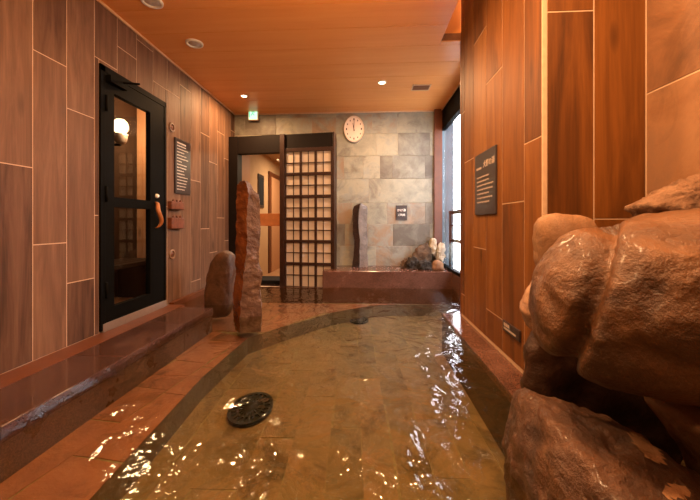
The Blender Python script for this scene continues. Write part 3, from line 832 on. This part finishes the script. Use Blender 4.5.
# small room behind the glazed door
XS = -2.85; YS0, YS1 = 2.1, 4.0
bm = nbm()
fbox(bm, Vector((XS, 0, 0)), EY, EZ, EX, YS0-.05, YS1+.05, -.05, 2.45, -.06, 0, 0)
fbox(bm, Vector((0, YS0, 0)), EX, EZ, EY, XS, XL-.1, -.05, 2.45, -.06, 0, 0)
rs = [(XS+.14*i, min(XS+.14*(i+1), XL-.1), 0, 2.45) for i in range(6)]
tiles(bm, Vector((0, YS1, 0)), EX, EZ, -EY, rs, .002, .008, 1, .0015)
box(bm, (XS-.05, YS1, -.05), (XL-.1, YS1+.06, 2.45), 1)
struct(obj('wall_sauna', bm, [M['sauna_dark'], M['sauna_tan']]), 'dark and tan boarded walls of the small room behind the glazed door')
bm = nbm(); box(bm, (XS-.05, YS0-.05, 2.44), (XL-.1, YS1+.05, 2.5))
struct(obj('ceiling_sauna', bm, M['sauna_tan']), 'boarded ceiling of the room behind the glazed door', 'ceiling')
bm = nbm(); box(bm, (XS-.05, YS0-.05, .0), (XL-.1, YS1+.05, .08))
struct(obj('floor_sauna', bm, M['sauna_tan']), 'boarded floor of the room behind the glazed door', 'floor')
# bench
bn = thing('sauna_bench', 'dark wooden bench low behind the door glass', 'bench', (XS+.25, 3.2, .08))
bm = nbm()
for i in range(4): box(bm, (XS+.02+i*.12, 2.5, .48), (XS+.12+i*.12, 3.75, .52))
obj('bench_seat', bm, M['sauna_dark'], bn, bevel=.004)
for y in (2.6, 3.62):
    bm = nbm(); box(bm, (XS+.04, y, .08), (XS+.46, y+.05, .48)); obj('leg', bm, M['sauna_dark'], bn)
# wall lamp
g = atX(120.5, 126.5, XS+.16)
wl = thing('wall_lamp', 'glowing round wall lamp seen through the door glass', 'lamp', (XS, g.y, g.z))
bm = nbm(); lathe(bm, g-EZ*.085, EX, EY, EZ, [(a_*.8, b_*.85) for a_, b_ in ((.0, 0), (.05, .012), (.085, .045), (.1, .1), (.085, .155), (.05, .19), (0, .2))], 24)
o = obj('globe', bm, M['globe'], wl); 
bm = nbm(); lathe(bm, g-EZ*.20, EX, EY, EZ, [(.0, 0), (.035, .01), (.06, .04), (.07, .1), (.075, .115), (.06, .115), (.04, .08)], 24)
obj('lamp_cup', bm, M['sill_metal'], wl)
bm = nbm(); cyl(bm, (XS, g.y, g.z-.2), (g.x, g.y, g.z-.2), .015, 10); lathe(bm, Vector((XS, g.y, g.z-.2)), EY, EZ, EX, [(0, .02), (.05, .02), (.05, 0)], 20)
obj('bracket', bm, M['black_metal'], wl)

# ------------------------------------------------------------------ things on the left wall
def wall_round(px, py, r, label):
    p = atX(px, py, XL)
    t = thing('wall_vent', label, 'vent', tuple(p), 'round wall vents beside the glazed door')
    bm = nbm(); lathe(bm, Vector(), EY, EZ, EX, [(r*.6, .002), (r*.62, .010), (r*.8, .014), (r, .008), (r, 0)], 28)
    child('vent_ring', bm, M['ventring'], t)
    bm = nbm(); lathe(bm, Vector(), EY, EZ, EX, [(0, .004), (r*.25, .006), (r*.3, .003), (r*.6, .003), (r*.6, 0)], 24)
    child('vent_core', bm, M['tagwood'], t)
wall_round(171.5, 127.5, .048, 'small round wooden vent above the notice board')
wall_round(171.8, 254.5, .052, 'small round wooden vent below the carved tags')
# notice board
a = atX(174, 137, XL); b = atX(189, 196, XL)
nt_ = thing('notice_board', 'tall dark notice board with white lettering beside the glazed door', 'notice board', (XL, a.y, b.z))
zt = a.z; zb = atX(174, 193, XL).z
bm = nbm(); fbox(bm, Vector((XL, 0, 0)), EY, EZ, EX, a.y, b.y, zb, zt, -.006, .018); obj('board', bm, M['signblack'], nt_, bevel=.002)
random.seed(3)
bm = nbm(); nrow = 16
for i in range(nrow):
    z = zt-.04-(zt-zb-.09)*i/(nrow-1); ln = random.choice([.8, .7, .55, .85, .35])*(b.y-a.y-.05)
    x = a.y+.025; e = x+ln
    h = .011 if i else .018
    while x < e:
        w = random.uniform(.006, .014)
        fbox(bm, Vector((XL+.018, 0, 0)), EY, EZ, EX, x, x+w, z-h*random.uniform(.6, 1), z, 0, .0012)
        x += w+.0035
obj('lettering', bm, M['signwhite'], nt_)
# carved tags
for (pa, pb, lab) in (((167, 201), (180.5, 210), 'carved dark wooden tag block below the notice board, upper of two'), ((167, 217.5), (180.5, 228.5), 'carved dark wooden tag block below the notice board, lower of two')):
    a = atX(pa[0], pa[1], XL); b = atX(pb[0], pb[1], XL)
    t = thing('wooden_tag', lab, 'wooden tag', (XL, a.y, b.z), 'carved wooden tags beside the glazed door')
    bm = nbm(); fbox(bm, Vector((XL, 0, 0)), EY, EZ, EX, a.y+.01, b.y, b.z, a.z, -.006, .045); obj('block', bm, M['tagwood'], t, bevel=.008)
    for k in range(3):
        bm = nbm(); c = a.y+.03+(b.y-a.y-.05)*(k+.5)/3
        cyl(bm, (XL+.03, c, a.z-.01), (XL+.03, c, a.z+.022), .017, 12, .010)
        obj('knob', bm, M['tagwood'], t)

# ------------------------------------------------------------------ signs
def flat_sign(name, X, pa, pb, th, label, cat):
    a = atX(pa[0], pa[1], X); b = atX(pb[0], pb[1], X)   # a: far/top, b: near/bottom
    return a, b
# partition sign
ya = atX(476.5, 200, XP).y; yb_ = atX(497.5, 200, XP).y   # far, near
zt = atX(497.5, 144.5, XP).z; zb = atX(497.5, 213.5, XP).z
t = thing('spring_sign', 'dark sign board with pale lettering on the wood-look partition', 'sign', (XP, (ya+yb_)/2, zb))
bm = nbm(); fbox(bm, Vector((XP, 0, 0)), -EY, EZ, -EX, -ya, -yb_, zb, zt, 0, .012); obj('board', bm, M['signblack'], t, bevel=.002)
W_ = ya-yb_; H_ = zt-zb
mm = frame4(Vector((XP-.0125, yb_+W_*.30, zt-H_*.21)), -EY, EZ, -EX)
text_mesh('大野の湯', W_*.13, mm, 'title_lettering', M['signtext'], t)
mm = frame4(Vector((XP-.0125, yb_+W_*.78, zt-H_*.245)), -EY, EZ, -EX)
bm = nbm()
for i in range(7):
    z = zt-H_*(.38+.068*i); x = -ya+W_*.12; e = -ya+W_*random.choice([.88, .7, .55, .82, .86])
    while x < e:
        w = random.uniform(.009, .018)
        fbox(bm, Vector((XP-.012, 0, 0)), -EY, EZ, -EX, x, x+w, z-.012*random.uniform(.6, 1), z, 0, .001)
        x += w+.005
x = -ya+W_*.1
while x < -ya+W_*.36:
    fbox(bm, Vector((XP-.012, 0, 0)), -EY, EZ, -EX, x, x+.016, zt-H_*.26, zt-H_*.225, 0, .001); x += .021
obj('body_lettering', bm, M['signtext'], t)
# low plate
ya = atX(504.5, 325, XP).y; yb_ = atX(521.5, 325, XP).y
zt = atX(504.5, 319.5, XP).z; zb = zt-.062
t = thing('depth_plate', 'small black plate with pale lettering low on the wood-look partition', 'plate', (XP, (ya+yb_)/2, zb))
bm = nbm(); fbox(bm, Vector((XP, 0, 0)), -EY, EZ, -EX, -ya, -yb_, zb, zt, 0, .012); obj('plate', bm, M['signblack'], t, bevel=.002)
bm = nbm(); W_ = ya-yb_
x = -ya+.02
while x < -ya+W_*.38: fbox(bm, Vector((XP-.012, 0, 0)), -EY, EZ, -EX, x, x+.022, zt-.028, zt-.010, 0, .001); x += .027
x = -ya+.02
while x < -yb_-.05: fbox(bm, Vector((XP-.012, 0, 0)), -EY, EZ, -EX, x, x+.014, zt-.048, zt-.037, 0, .001); x += .018
obj('lettering', bm, M['signtext'], t)
# back wall sign
a = atY(395.8, 205.5, YB-.008); b = atY(407, 220, YB-.008)
t = thing('bath_sign', 'small dark square sign with white lettering on the slate wall', 'sign', ((a.x+b.x)/2, YB, b.z))
bm = nbm(); box(bm, (a.x, YB-.02, b.z), (b.x, YB-.008, a.z)); obj('board', bm, M['signblack'], t, bevel=.002)
cx = (a.x+b.x)/2; H_ = a.z-b.z
text_mesh('かけ湯', H_*.2, frame4(Vector((cx, YB-.0205, b.z+H_*.66)), EX, EZ, -EY), 'lettering', M['signwhite'], t)
text_mesh('ご利用', H_*.17, frame4(Vector((cx, YB-.0205, b.z+H_*.34)), EX, EZ, -EY), 'lettering', M['signwhite'], t)

# clock
c = atY(354, 129.6, YB-.012); rz = .195; sx = .77
ck = thing('wall_clock', 'cream round wall clock high on the slate wall', 'clock', tuple(c))
O_ = Vector((0, 0, 0)); WN = -EY
bm = nbm(); lathe(bm, O_, EX, EZ, WN, [(0, 0), (rz, 0), (rz, .03), (rz*.97, .042), (rz*.91, .042), (rz*.89, .030)], 48, sx); child('rim', bm, M['clockrim'], ck)
bm = nbm(); lathe(bm, O_, EX, EZ, WN, [(0, .031), (rz*.9, .031)], 48, sx); child('dial', bm, M['clockface'], ck)
for i in range(12):
    bm = nbm(); a = 2*pi*i/12; r = rz*.73; s = .011 if i % 3 else .015
    x, z = sin(a)*r*sx, cos(a)*r
    box(bm, (x-s*.6, -.034, z-s), (x+s*.6, -.031, z+s)); child('hour_mark', bm, M['ink'], ck)
def hand(ang, ln, w):
    bm = nbm(); d = Vector((sin(ang)*sx, 0, cos(ang))); s = Vector((cos(ang), 0, -sin(ang)))*w
    y = Vector((0, -.037, 0)); vs = [bm.verts.new(v+y) for v in (-d*.03+s, d*ln+s*.5, d*ln-s*.5, -d*.03-s)]
    f = bm.faces.new(vs); ex = bmesh.ops.extrude_face_region(bm, geom=[f]); bmesh.ops.translate(bm, verts=[v for v in ex['geom'] if isinstance(v, bmesh.types.BMVert)], vec=(0, .002, 0)); return bm
child('minute_hand', hand(.03, rz*.72, .005), M['ink'], ck); child('hour_hand', hand(-.25, rz*.45, .006), M['ink'], ck)

# ------------------------------------------------------------------ WINDOW side
yw0 = YP1b+.02
w1 = thing('window_1', 'tall window with dark frame between the slate wall and the partition', 'window', (XW, 4.0, .25), kind='structure')
bm = nbm()
ZW = atX(441, 114, XW).z
box(bm, (XW, yw0, ZC-.30), (XW+.06, YB, ZC+.02)); 
box(bm, (XW, yw0, .29), (XW+.06, YB, .33))
for y in (yw0,): box(bm, (XW+.01, y, .30), (XW+.05, y+.05, ZC))
obj('window_frame', bm, M['black_metal'], w1)
bm = nbm(); box(bm, (XW+.025, yw0+.04, .32), (XW+.031, YB-.04, ZC-.29)); obj('glass_pane', bm, M['wglass'], w1)
bm = nbm(); box(bm, (XW, yw0, -.35), (XW+.1, YB+.006, .29))
struct(obj('wall_window', bm, M['granite_red']), 'low granite wall under the window')
bm = nbm()
xa_ = atY(434.2, 200, YB-.03).x
box(bm, (xa_, YB-.05, .30), (XW, YB-.001, ZC))
struct(obj('trim_5', bm, M['red_wood']), 'reddish wooden post where the slate wall meets the window', 'post')
# outside
bm = nbm(); box(bm, (XW+.012, YB+.007, -.2), (XW+.175, YB+.12, ZC+.04))
struct(obj('wall_outside', bm, M['pier']), 'blue grey outer privacy wall beyond the window')
bm = nbm(); box(bm, (XW+.06, 2.2, -.3), (3.2, 8, -.15))
struct(obj('floor_balcony', bm, M['deck']), 'balcony floor outside the window, made pale to bounce light in', 'floor')
bm = nbm(); box(bm, (2.45, 1.8, -.3), (2.53, 8.0, 2.1))  # screen added out of view to cut the sky light entering the window
struct(obj('wall_sky_blocker', bm, M['ext']), 'added blue grey screen blocking sky light along the balcony')
bm = nbm(); box(bm, (XW+.1, 1.8, ZC+.08), (1.95, YB+.1, ZC+.16))
struct(obj('ceiling_balcony', bm, M['ext']), 'grey soffit over the balcony', 'ceiling')
rl2 = thing('balcony_railing', 'dark metal balcony railing outside the window', 'railing', (1.20, 4, -.15))
bm = nbm()
zr1 = atX(452, 212.5, 1.20).z; zr0 = atX(452, 240.5, 1.20).z; zrm = atX(452, 225.5, 1.20).z
xr_ = 1.215
for z, r in ((zr1, .026), (zr0, .022), (zrm, .008)): box(bm, (xr_-.012, 3.05, z-r), (xr_+.012, 4.78, z+r))
obj('rail', bm, M['black_metal'], rl2)
for y in (3.1, 3.85, atX(451, 225, xr_).y, 4.74):
    bm = nbm(); box(bm, (xr_-.01, y, zr0 if 4 < y < 4.7 else -.15), (xr_+.01, y+.03, zr1)); obj('post', bm, M['black_metal'], rl2)

# ------------------------------------------------------------------ ROCKS
def interp_r(poly, c, th):
    """radius of the outline polygon at angle th (smooth, periodic)"""
    d = Vector((cos(th), sin(th))); best = None
    n = len(poly)
    for i in range(n):
        a = Vector(poly[i])-c; b = Vector(poly[(i+1) % n])-c
        e = b-a; den = d.x*e.y-d.y*e.x
        if abs(den) < 1e-9: continue
        t = (a.x*e.y-a.y*e.x)/den; s = (a.x*d.y-a.y*d.x)/den
        if t > 0 and -1e-6 <= s <= 1+1e-6 and (best is None or t > best): best = t
    return best or .05
def proj(p):
    d = p-CP; k = FW.dot(d); return X0+F*RT.dot(d)/k, YH-F*d.z/k
def rock(name, px_poly, Y, front, back, mat, label, cat='rock', group=None, amp=.02, freq=4, sub=5, p=.8, grooves=(), seed=0, shrink=1.0, fine=.25, patches=None):
    """boulder: outline at depth Y swelling `front` toward the viewer and `back` away"""
    P = [atY(x, y, Y) for x, y in px_poly]; P = [(v.x, v.z) for v in P]
    A_ = 0; c = Vector((0, 0))
    for (x0, z0), (x1, z1) in zip(P, P[1:]+P[:1]):
        w_ = x0*z1-x1*z0; A_ += w_; c += Vector((x0+x1, z0+z1))*w_
    c /= 3*A_
    tab = []
    NT = 256
    for i in range(NT): tab.append(interp_r(P, c, 2*pi*i/NT)*shrink)
    for _ in range(3): tab = [(tab[i-1]+2*tab[i]+tab[(i+1) % NT])/4 for i in range(NT)]
    def R(th):
        f = (th % (2*pi))/(2*pi)*NT; i = int(f); f -= i; return tab[i % NT]*(1-f)+tab[(i+1) % NT]*f
    bm = bmesh.new(); bm.loops.layers.uv.new('UVMap'); bm.faces.layers.float.new('rnd')
    bmesh.ops.create_icosphere(bm, subdivisions=sub, radius=1)
    gl = []
    for g, w, dpt in grooves: gl.append((g, w*330/Y, dpt))
    sd = Vector((seed*7.3, seed*3.1, seed*1.7))
    for v in bm.verts:
        d = v.co.normalized(); ch = math.sqrt(max(0, d.x*d.x+d.z*d.z)); th = atan2(d.z, d.x)
        r = R(th)*(ch**p if ch > 0 else 0)
        dep = (abs(d.y)**p)*(front if d.y < 0 else back)*(-1 if d.y < 0 else 1)
        q = Vector((c.x+cos(th)*r, Y+dep, c.y+sin(th)*r))
        nrm = Vector((cos(th)*ch, d.y, sin(th)*ch))
        k = noise.fractal(q*freq+sd, 1.0, 2.0, 5)*amp
        k += (abs(noise.noise(q*freq*1.7+sd))*-1+.2)*amp*.9
        k += noise.fractal(q*freq*6+sd, 1, 2, 4)*amp*fine
        for g, w, dpt in gl:
            if d.y > .45: continue
            best = 900
            for i in range(len(g)-1):
                a = Vector(g[i]); b = Vector(g[i+1]); pp = Vector(proj(q)); e = b-a
                t = max(0, min(1, (pp-a).dot(e)/e.length_squared)); best = min(best, (pp-a-e*t).length)
            k -= dpt*math.exp(-(best/w)**2)
        v.co = q+nrm*k
    for f in bm.faces:
        f.smooth = True
        if patches:
            f.material_index = patches(f.calc_center_median())
    o = obj(name, bm, mat if isinstance(mat, list) else [mat])
    center_origin(o); tag(o, label, cat, group); return o

K = 1.0
def near_rock(name, poly, Y, f, b, mat, label, amp=.02, freq=4, grooves=(), **kw):
    return rock(name, poly, Y*K, f*K, b*K, mat, label, amp=amp*K, freq=freq/K, grooves=[(g, w*K, d*K) for g, w, d in grooves], **kw)
near_rock('boulder', [(536, 350), (532, 322), (535, 292), (542, 266), (555, 245), (575, 224), (612, 213), (650, 207), (705, 198), (750, 200), (785, 225), (798, 290), (790, 360), (765, 395), (735, 398), (695, 392), (650, 392), (610, 386), (575, 380), (545, 368)],
     1.02, .26, .30, M['rock'], 'huge smooth brown boulder overhanging the bath beside the partition', amp=.012, freq=2.2, sub=6, p=.88, fine=.7,
     grooves=[([(604, 222), (602, 240), (598, 268), (590, 300), (572, 345), (560, 370)], .035, .05), ([(640, 350), (680, 372), (740, 380)], .04, .025)], seed=9, shrink=.92)
def lp(c):
    n_ = noise.fractal(c*9, 1, 2, 4)
    a = atY(660, 448, c.y); 
    return 0
def lp(c):
    x, y = proj(c); n_ = noise.fractal(c*22, 1, 2, 5)*9
    if ((x-648)/17)**2+((y-448-(x-648)*.75)/9)**2 < 1+n_*.06: return 1
    if ((x-676)/12)**2+((y-492)/8)**2 < 1+n_*.09: return 1
    return 0
near_rock('boulder', [(519, 520), (518, 480), (526, 450), (533, 425), (538, 404), (552, 402), (575, 411), (610, 422), (645, 432), (674, 446), (704, 486), (720, 530), (730, 600), (640, 660), (530, 640)],
     1.02, .36, .36, [M['rock_low'], M['rock_patch']], 'wet low brown boulder in the water below the huge boulder', amp=.024, freq=4.5, sub=6, p=.7,
     grooves=[([(535, 440), (570, 442), (610, 450)], .02, .018)], seed=2, shrink=.90, patches=lp, fine=.4)
near_rock('boulder', [(668, 412), (690, 404), (740, 400), (790, 420), (800, 520), (750, 560), (722, 480), (692, 440)], .98, .2, .2, M['rock_pale'],
     'reddish block rock wedged at the right under the huge boulder', amp=.012, freq=5, sub=5, seed=3)
near_rock('boulder', [(524, 385), (527, 345), (540, 322), (558, 318), (600, 345), (650, 362), (684, 380), (686, 450), (670, 480), (600, 465), (545, 440), (528, 410)], 1.42, .06, .10, M['rock_shade'],
     'rock coloured dark for the shade in the gap between the two large boulders', amp=.02, freq=5, sub=5, seed=8)
near_rock('boulder', [(541, 262), (539, 235), (541, 219), (550, 213), (575, 214), (590, 220), (600, 250), (580, 290), (550, 290)], 1.42, .1, .14, M['rock_pale'],
     'pale tan rock peeping over the shoulder of the huge boulder', amp=.008, freq=7, sub=4, seed=4)
near_rock('boulder', [(523, 312), (528, 292), (538, 274), (548, 270), (560, 290), (560, 330), (544, 338), (528, 328)], 1.43, .06, .08, M['rock_grey'],
     'grey and tan banded rock between the partition and the huge boulder', amp=.01, freq=8, sub=4, seed=5)
near_rock('boulder', [(641, 206), (655, 198), (680, 186), (700, 178), (722, 178), (736, 192), (735, 235), (700, 240), (650, 215)], 1.18, .12, .15, M['rock_rough'],
     'pale rough rock on top of the huge boulder against the stone wall', amp=.02, freq=9, sub=5, seed=6, fine=.6)

# loft slabs -------------------------------------------------
def slab_stone(name, rows, Y, thick, mats, label, cat, amp=.006, freq=14, seed=0, nsub=10):
    """rows: (py, xl, ridge, xr) from top to bottom; dark side left of the ridge"""
    bm = nbm(); rings = []
    rr = []
    for i in range(len(rows)-1):
        for k in range(nsub):
            t = k/nsub; rr.append(tuple(a*(1-t)+b*t for a, b in zip(rows[i], rows[i+1])))
    rr.append(rows[-1])
    for (py, xl, xm, xr) in rr:
        L_ = atY(xl, py, Y+thick*.35); Mi = atY(xm, py, Y); R_ = atY(xr, py, Y+thick*.25)
        BL = L_ + Vector((.01, thick*.65, 0)); BR = R_ + Vector((-.06*thick/.22, thick*.75, 0))
        ring = []
        corners = [L_, Mi, R_, BR, BL]
        for i in range(5):
            a, b = corners[i], corners[(i+1) % 5]
            for k in range(6):
                q = a.lerp(b, k/6); q.z = Mi.z
                q = q + Vector((noise.fractal(q*freq+Vector((seed, 0, 0)), 1, 2, 4), noise.fractal(q*freq+Vector((0, seed+5, 0)), 1, 2, 4), 0))*amp
                ring.append(bm.verts.new(q))
        rings.append(ring)
    n = 30
    for A, B in zip(rings, rings[1:]):
        for i in range(n):
            f = bm.faces.new([A[i], A[(i+1) % n], B[(i+1) % n], B[i]]); f.smooth = False
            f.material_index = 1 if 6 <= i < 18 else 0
    bm.faces.new(rings[0]); bm.faces.new(list(reversed(rings[-1])))
    o = obj(name, bm, mats); center_origin(o); tag(o, label, cat); return o
slab_stone('standing_stone', [(180.5, 240, 244, 248), (183.5, 237.5, 247, 251), (190, 236.5, 248, 253.5), (194, 236.5, 248.5, 258.5), (200, 236.5, 248, 260), (215, 236.5, 247, 260), (232, 236, 247.5, 260.5), (250, 235.5, 246.5, 259),
    (265, 235.5, 245, 259), (275, 235, 244, 263), (290, 233.5, 242, 260), (305, 233, 240.5, 261), (318, 233, 240, 262), (326, 235, 240, 261.5), (333, 235, 240, 261)],
    2.90, .22, [M['pillar_left'], M['pillar_right']], 'tall slender upright stone, amber on one side, standing in the bath', 'standing stone', amp=.010, freq=12, seed=2)
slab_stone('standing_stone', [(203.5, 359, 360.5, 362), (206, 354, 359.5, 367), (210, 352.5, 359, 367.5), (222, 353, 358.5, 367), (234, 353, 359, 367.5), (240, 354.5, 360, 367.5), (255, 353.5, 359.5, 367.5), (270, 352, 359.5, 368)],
    4.70, .13, [M['slabshade'], M['slabface']], 'cut grey stone slab, shaded side painted dark, standing on the granite sill', 'standing stone', amp=.006, freq=10, seed=4)
rock('boulder', [(206.5, 309), (206, 295), (208, 278), (212, 262), (218, 253), (226, 250), (233, 254), (235, 268), (234, 290), (233, 306), (228, 316), (212, 318)], 3.42, .10, .12, M['boulder'],
     'rounded dull brown boulder between the wood tile wall and the tall upright stone', amp=.008, freq=9, sub=5, p=.6, seed=7)

# lava rocks on the sill
G = 'lava rocks heaped on the granite sill'
def sr(poly, Y, f, b, m, lab, sd, amp=.03): rock('lava_rock', poly, Y, f, b, M[m], lab, 'rock', G, amp=amp, freq=16, sub=4, seed=sd, fine=.6)
sr([(400, 268), (402, 262), (407, 258), (413, 261), (414, 269), (407, 270.5)], 4.66, .06, .08, 'coral_b', 'small reddish brown lava rock at the outer end of the heap', 11)
sr([(406, 266), (409, 258), (415, 257), (420, 262), (420, 270), (409, 270.5)], 4.60, .07, .08, 'coral_k', 'dark lava rock beside the small reddish brown one', 12)
sr([(412, 264), (413, 253), (418, 246), (426, 244), (431, 250), (431, 262), (426, 268), (415, 269)], 4.70, .08, .08, 'coral_b', 'brown pitted lava rock in the middle of the heap', 13)
sr([(418, 270), (419, 262), (425, 259), (431, 263), (432, 270.5)], 4.52, .06, .08, 'coral_k', 'dark low lava rock under the brown pitted one', 14)
sr([(427, 254), (429, 246), (431, 240), (435, 239), (437.5, 245), (436, 253), (431, 257)], 4.76, .08, .08, 'coral_w', 'cream lava rock with a pointed top, highest in the heap', 15)
sr([(436, 256), (437, 247), (441, 242), (444, 245), (444.5, 255), (442, 263), (437, 263)], 4.70, .08, .08, 'coral_w', 'white lava rock beside the window post', 16)
sr([(431, 269), (433, 261), (438, 260), (443, 263), (444, 270), (434, 270.5)], 4.52, .06, .08, 'rock_pale', 'pinkish tan rock at the foot of the white one', 17, .012)

# ------------------------------------------------------------------ LIGHTS
def area(name, loc, rot, size, energy, col, shape='DISK', size_y=None, spread=None):
    l = bpy.data.lights.new(name, 'AREA'); l.shape = shape; l.size = size; l.energy = energy; l.color = col
    if size_y: l.size_y = size_y
    if spread: l.spread = spread
    o = bpy.data.objects.new(name, l); C.objects.link(o); o.location = loc; o.rotation_euler = rot; return o
def pt(name, loc, energy, col, r=.05):
    l = bpy.data.lights.new(name, 'POINT'); l.energy = energy; l.color = col; l.shadow_soft_size = r
    o = bpy.data.objects.new(name, l); C.objects.link(o); o.location = loc; return o
WARM = (1, .56, .26)
for i, (x, y, e) in enumerate([(P1.x, P1.y, 22), (P2.x, P2.y, 26), (.0, 2.0, 22), (-1.0, 1.0, 11), (.6, .6, 20), (-.6, -.6, 14), (.85, .85, 12)]):
    area('downlight_lamp', (x, y, ZC-.02), (0, 0, 0), .13, e, WARM)
pt('globe_lamp', (g.x+.16, g.y, g.z-.02), 18, (1, .62, .30), .08)
area('corridor_lamp', (-1.0, 6.5, 2.22), (0, 0, 0), .3, 30, (1, .74, .45))

area('slot_fill_light', ((XSLOT+XP)/2, (YP0+YP1)/2, ZSLOT-.03), (0, 0, 0), .15, 3.2, (1, .6, .3), 'RECTANGLE', 1.3)  # unseen light added to brighten the dark ceiling slot
pt('ceiling_fill_light', (.0, 1.25, 2.12), 44, (1, .56, .24), .12)  # added out of view to brighten the ceiling, not a fitting of the room
w = bpy.data.worlds.new('world'); SC.world = w; w.use_nodes = True
bg = w.node_tree.nodes['Background']; bg.inputs[0].default_value = (.97, .97, 1, 1); bg.inputs[1].default_value = 11

vs = SC.view_settings; vs.view_transform = 'Standard'; vs.look = 'None'; vs.gamma = 1; vs.exposure = 0.8; vs.use_curve_mapping = False
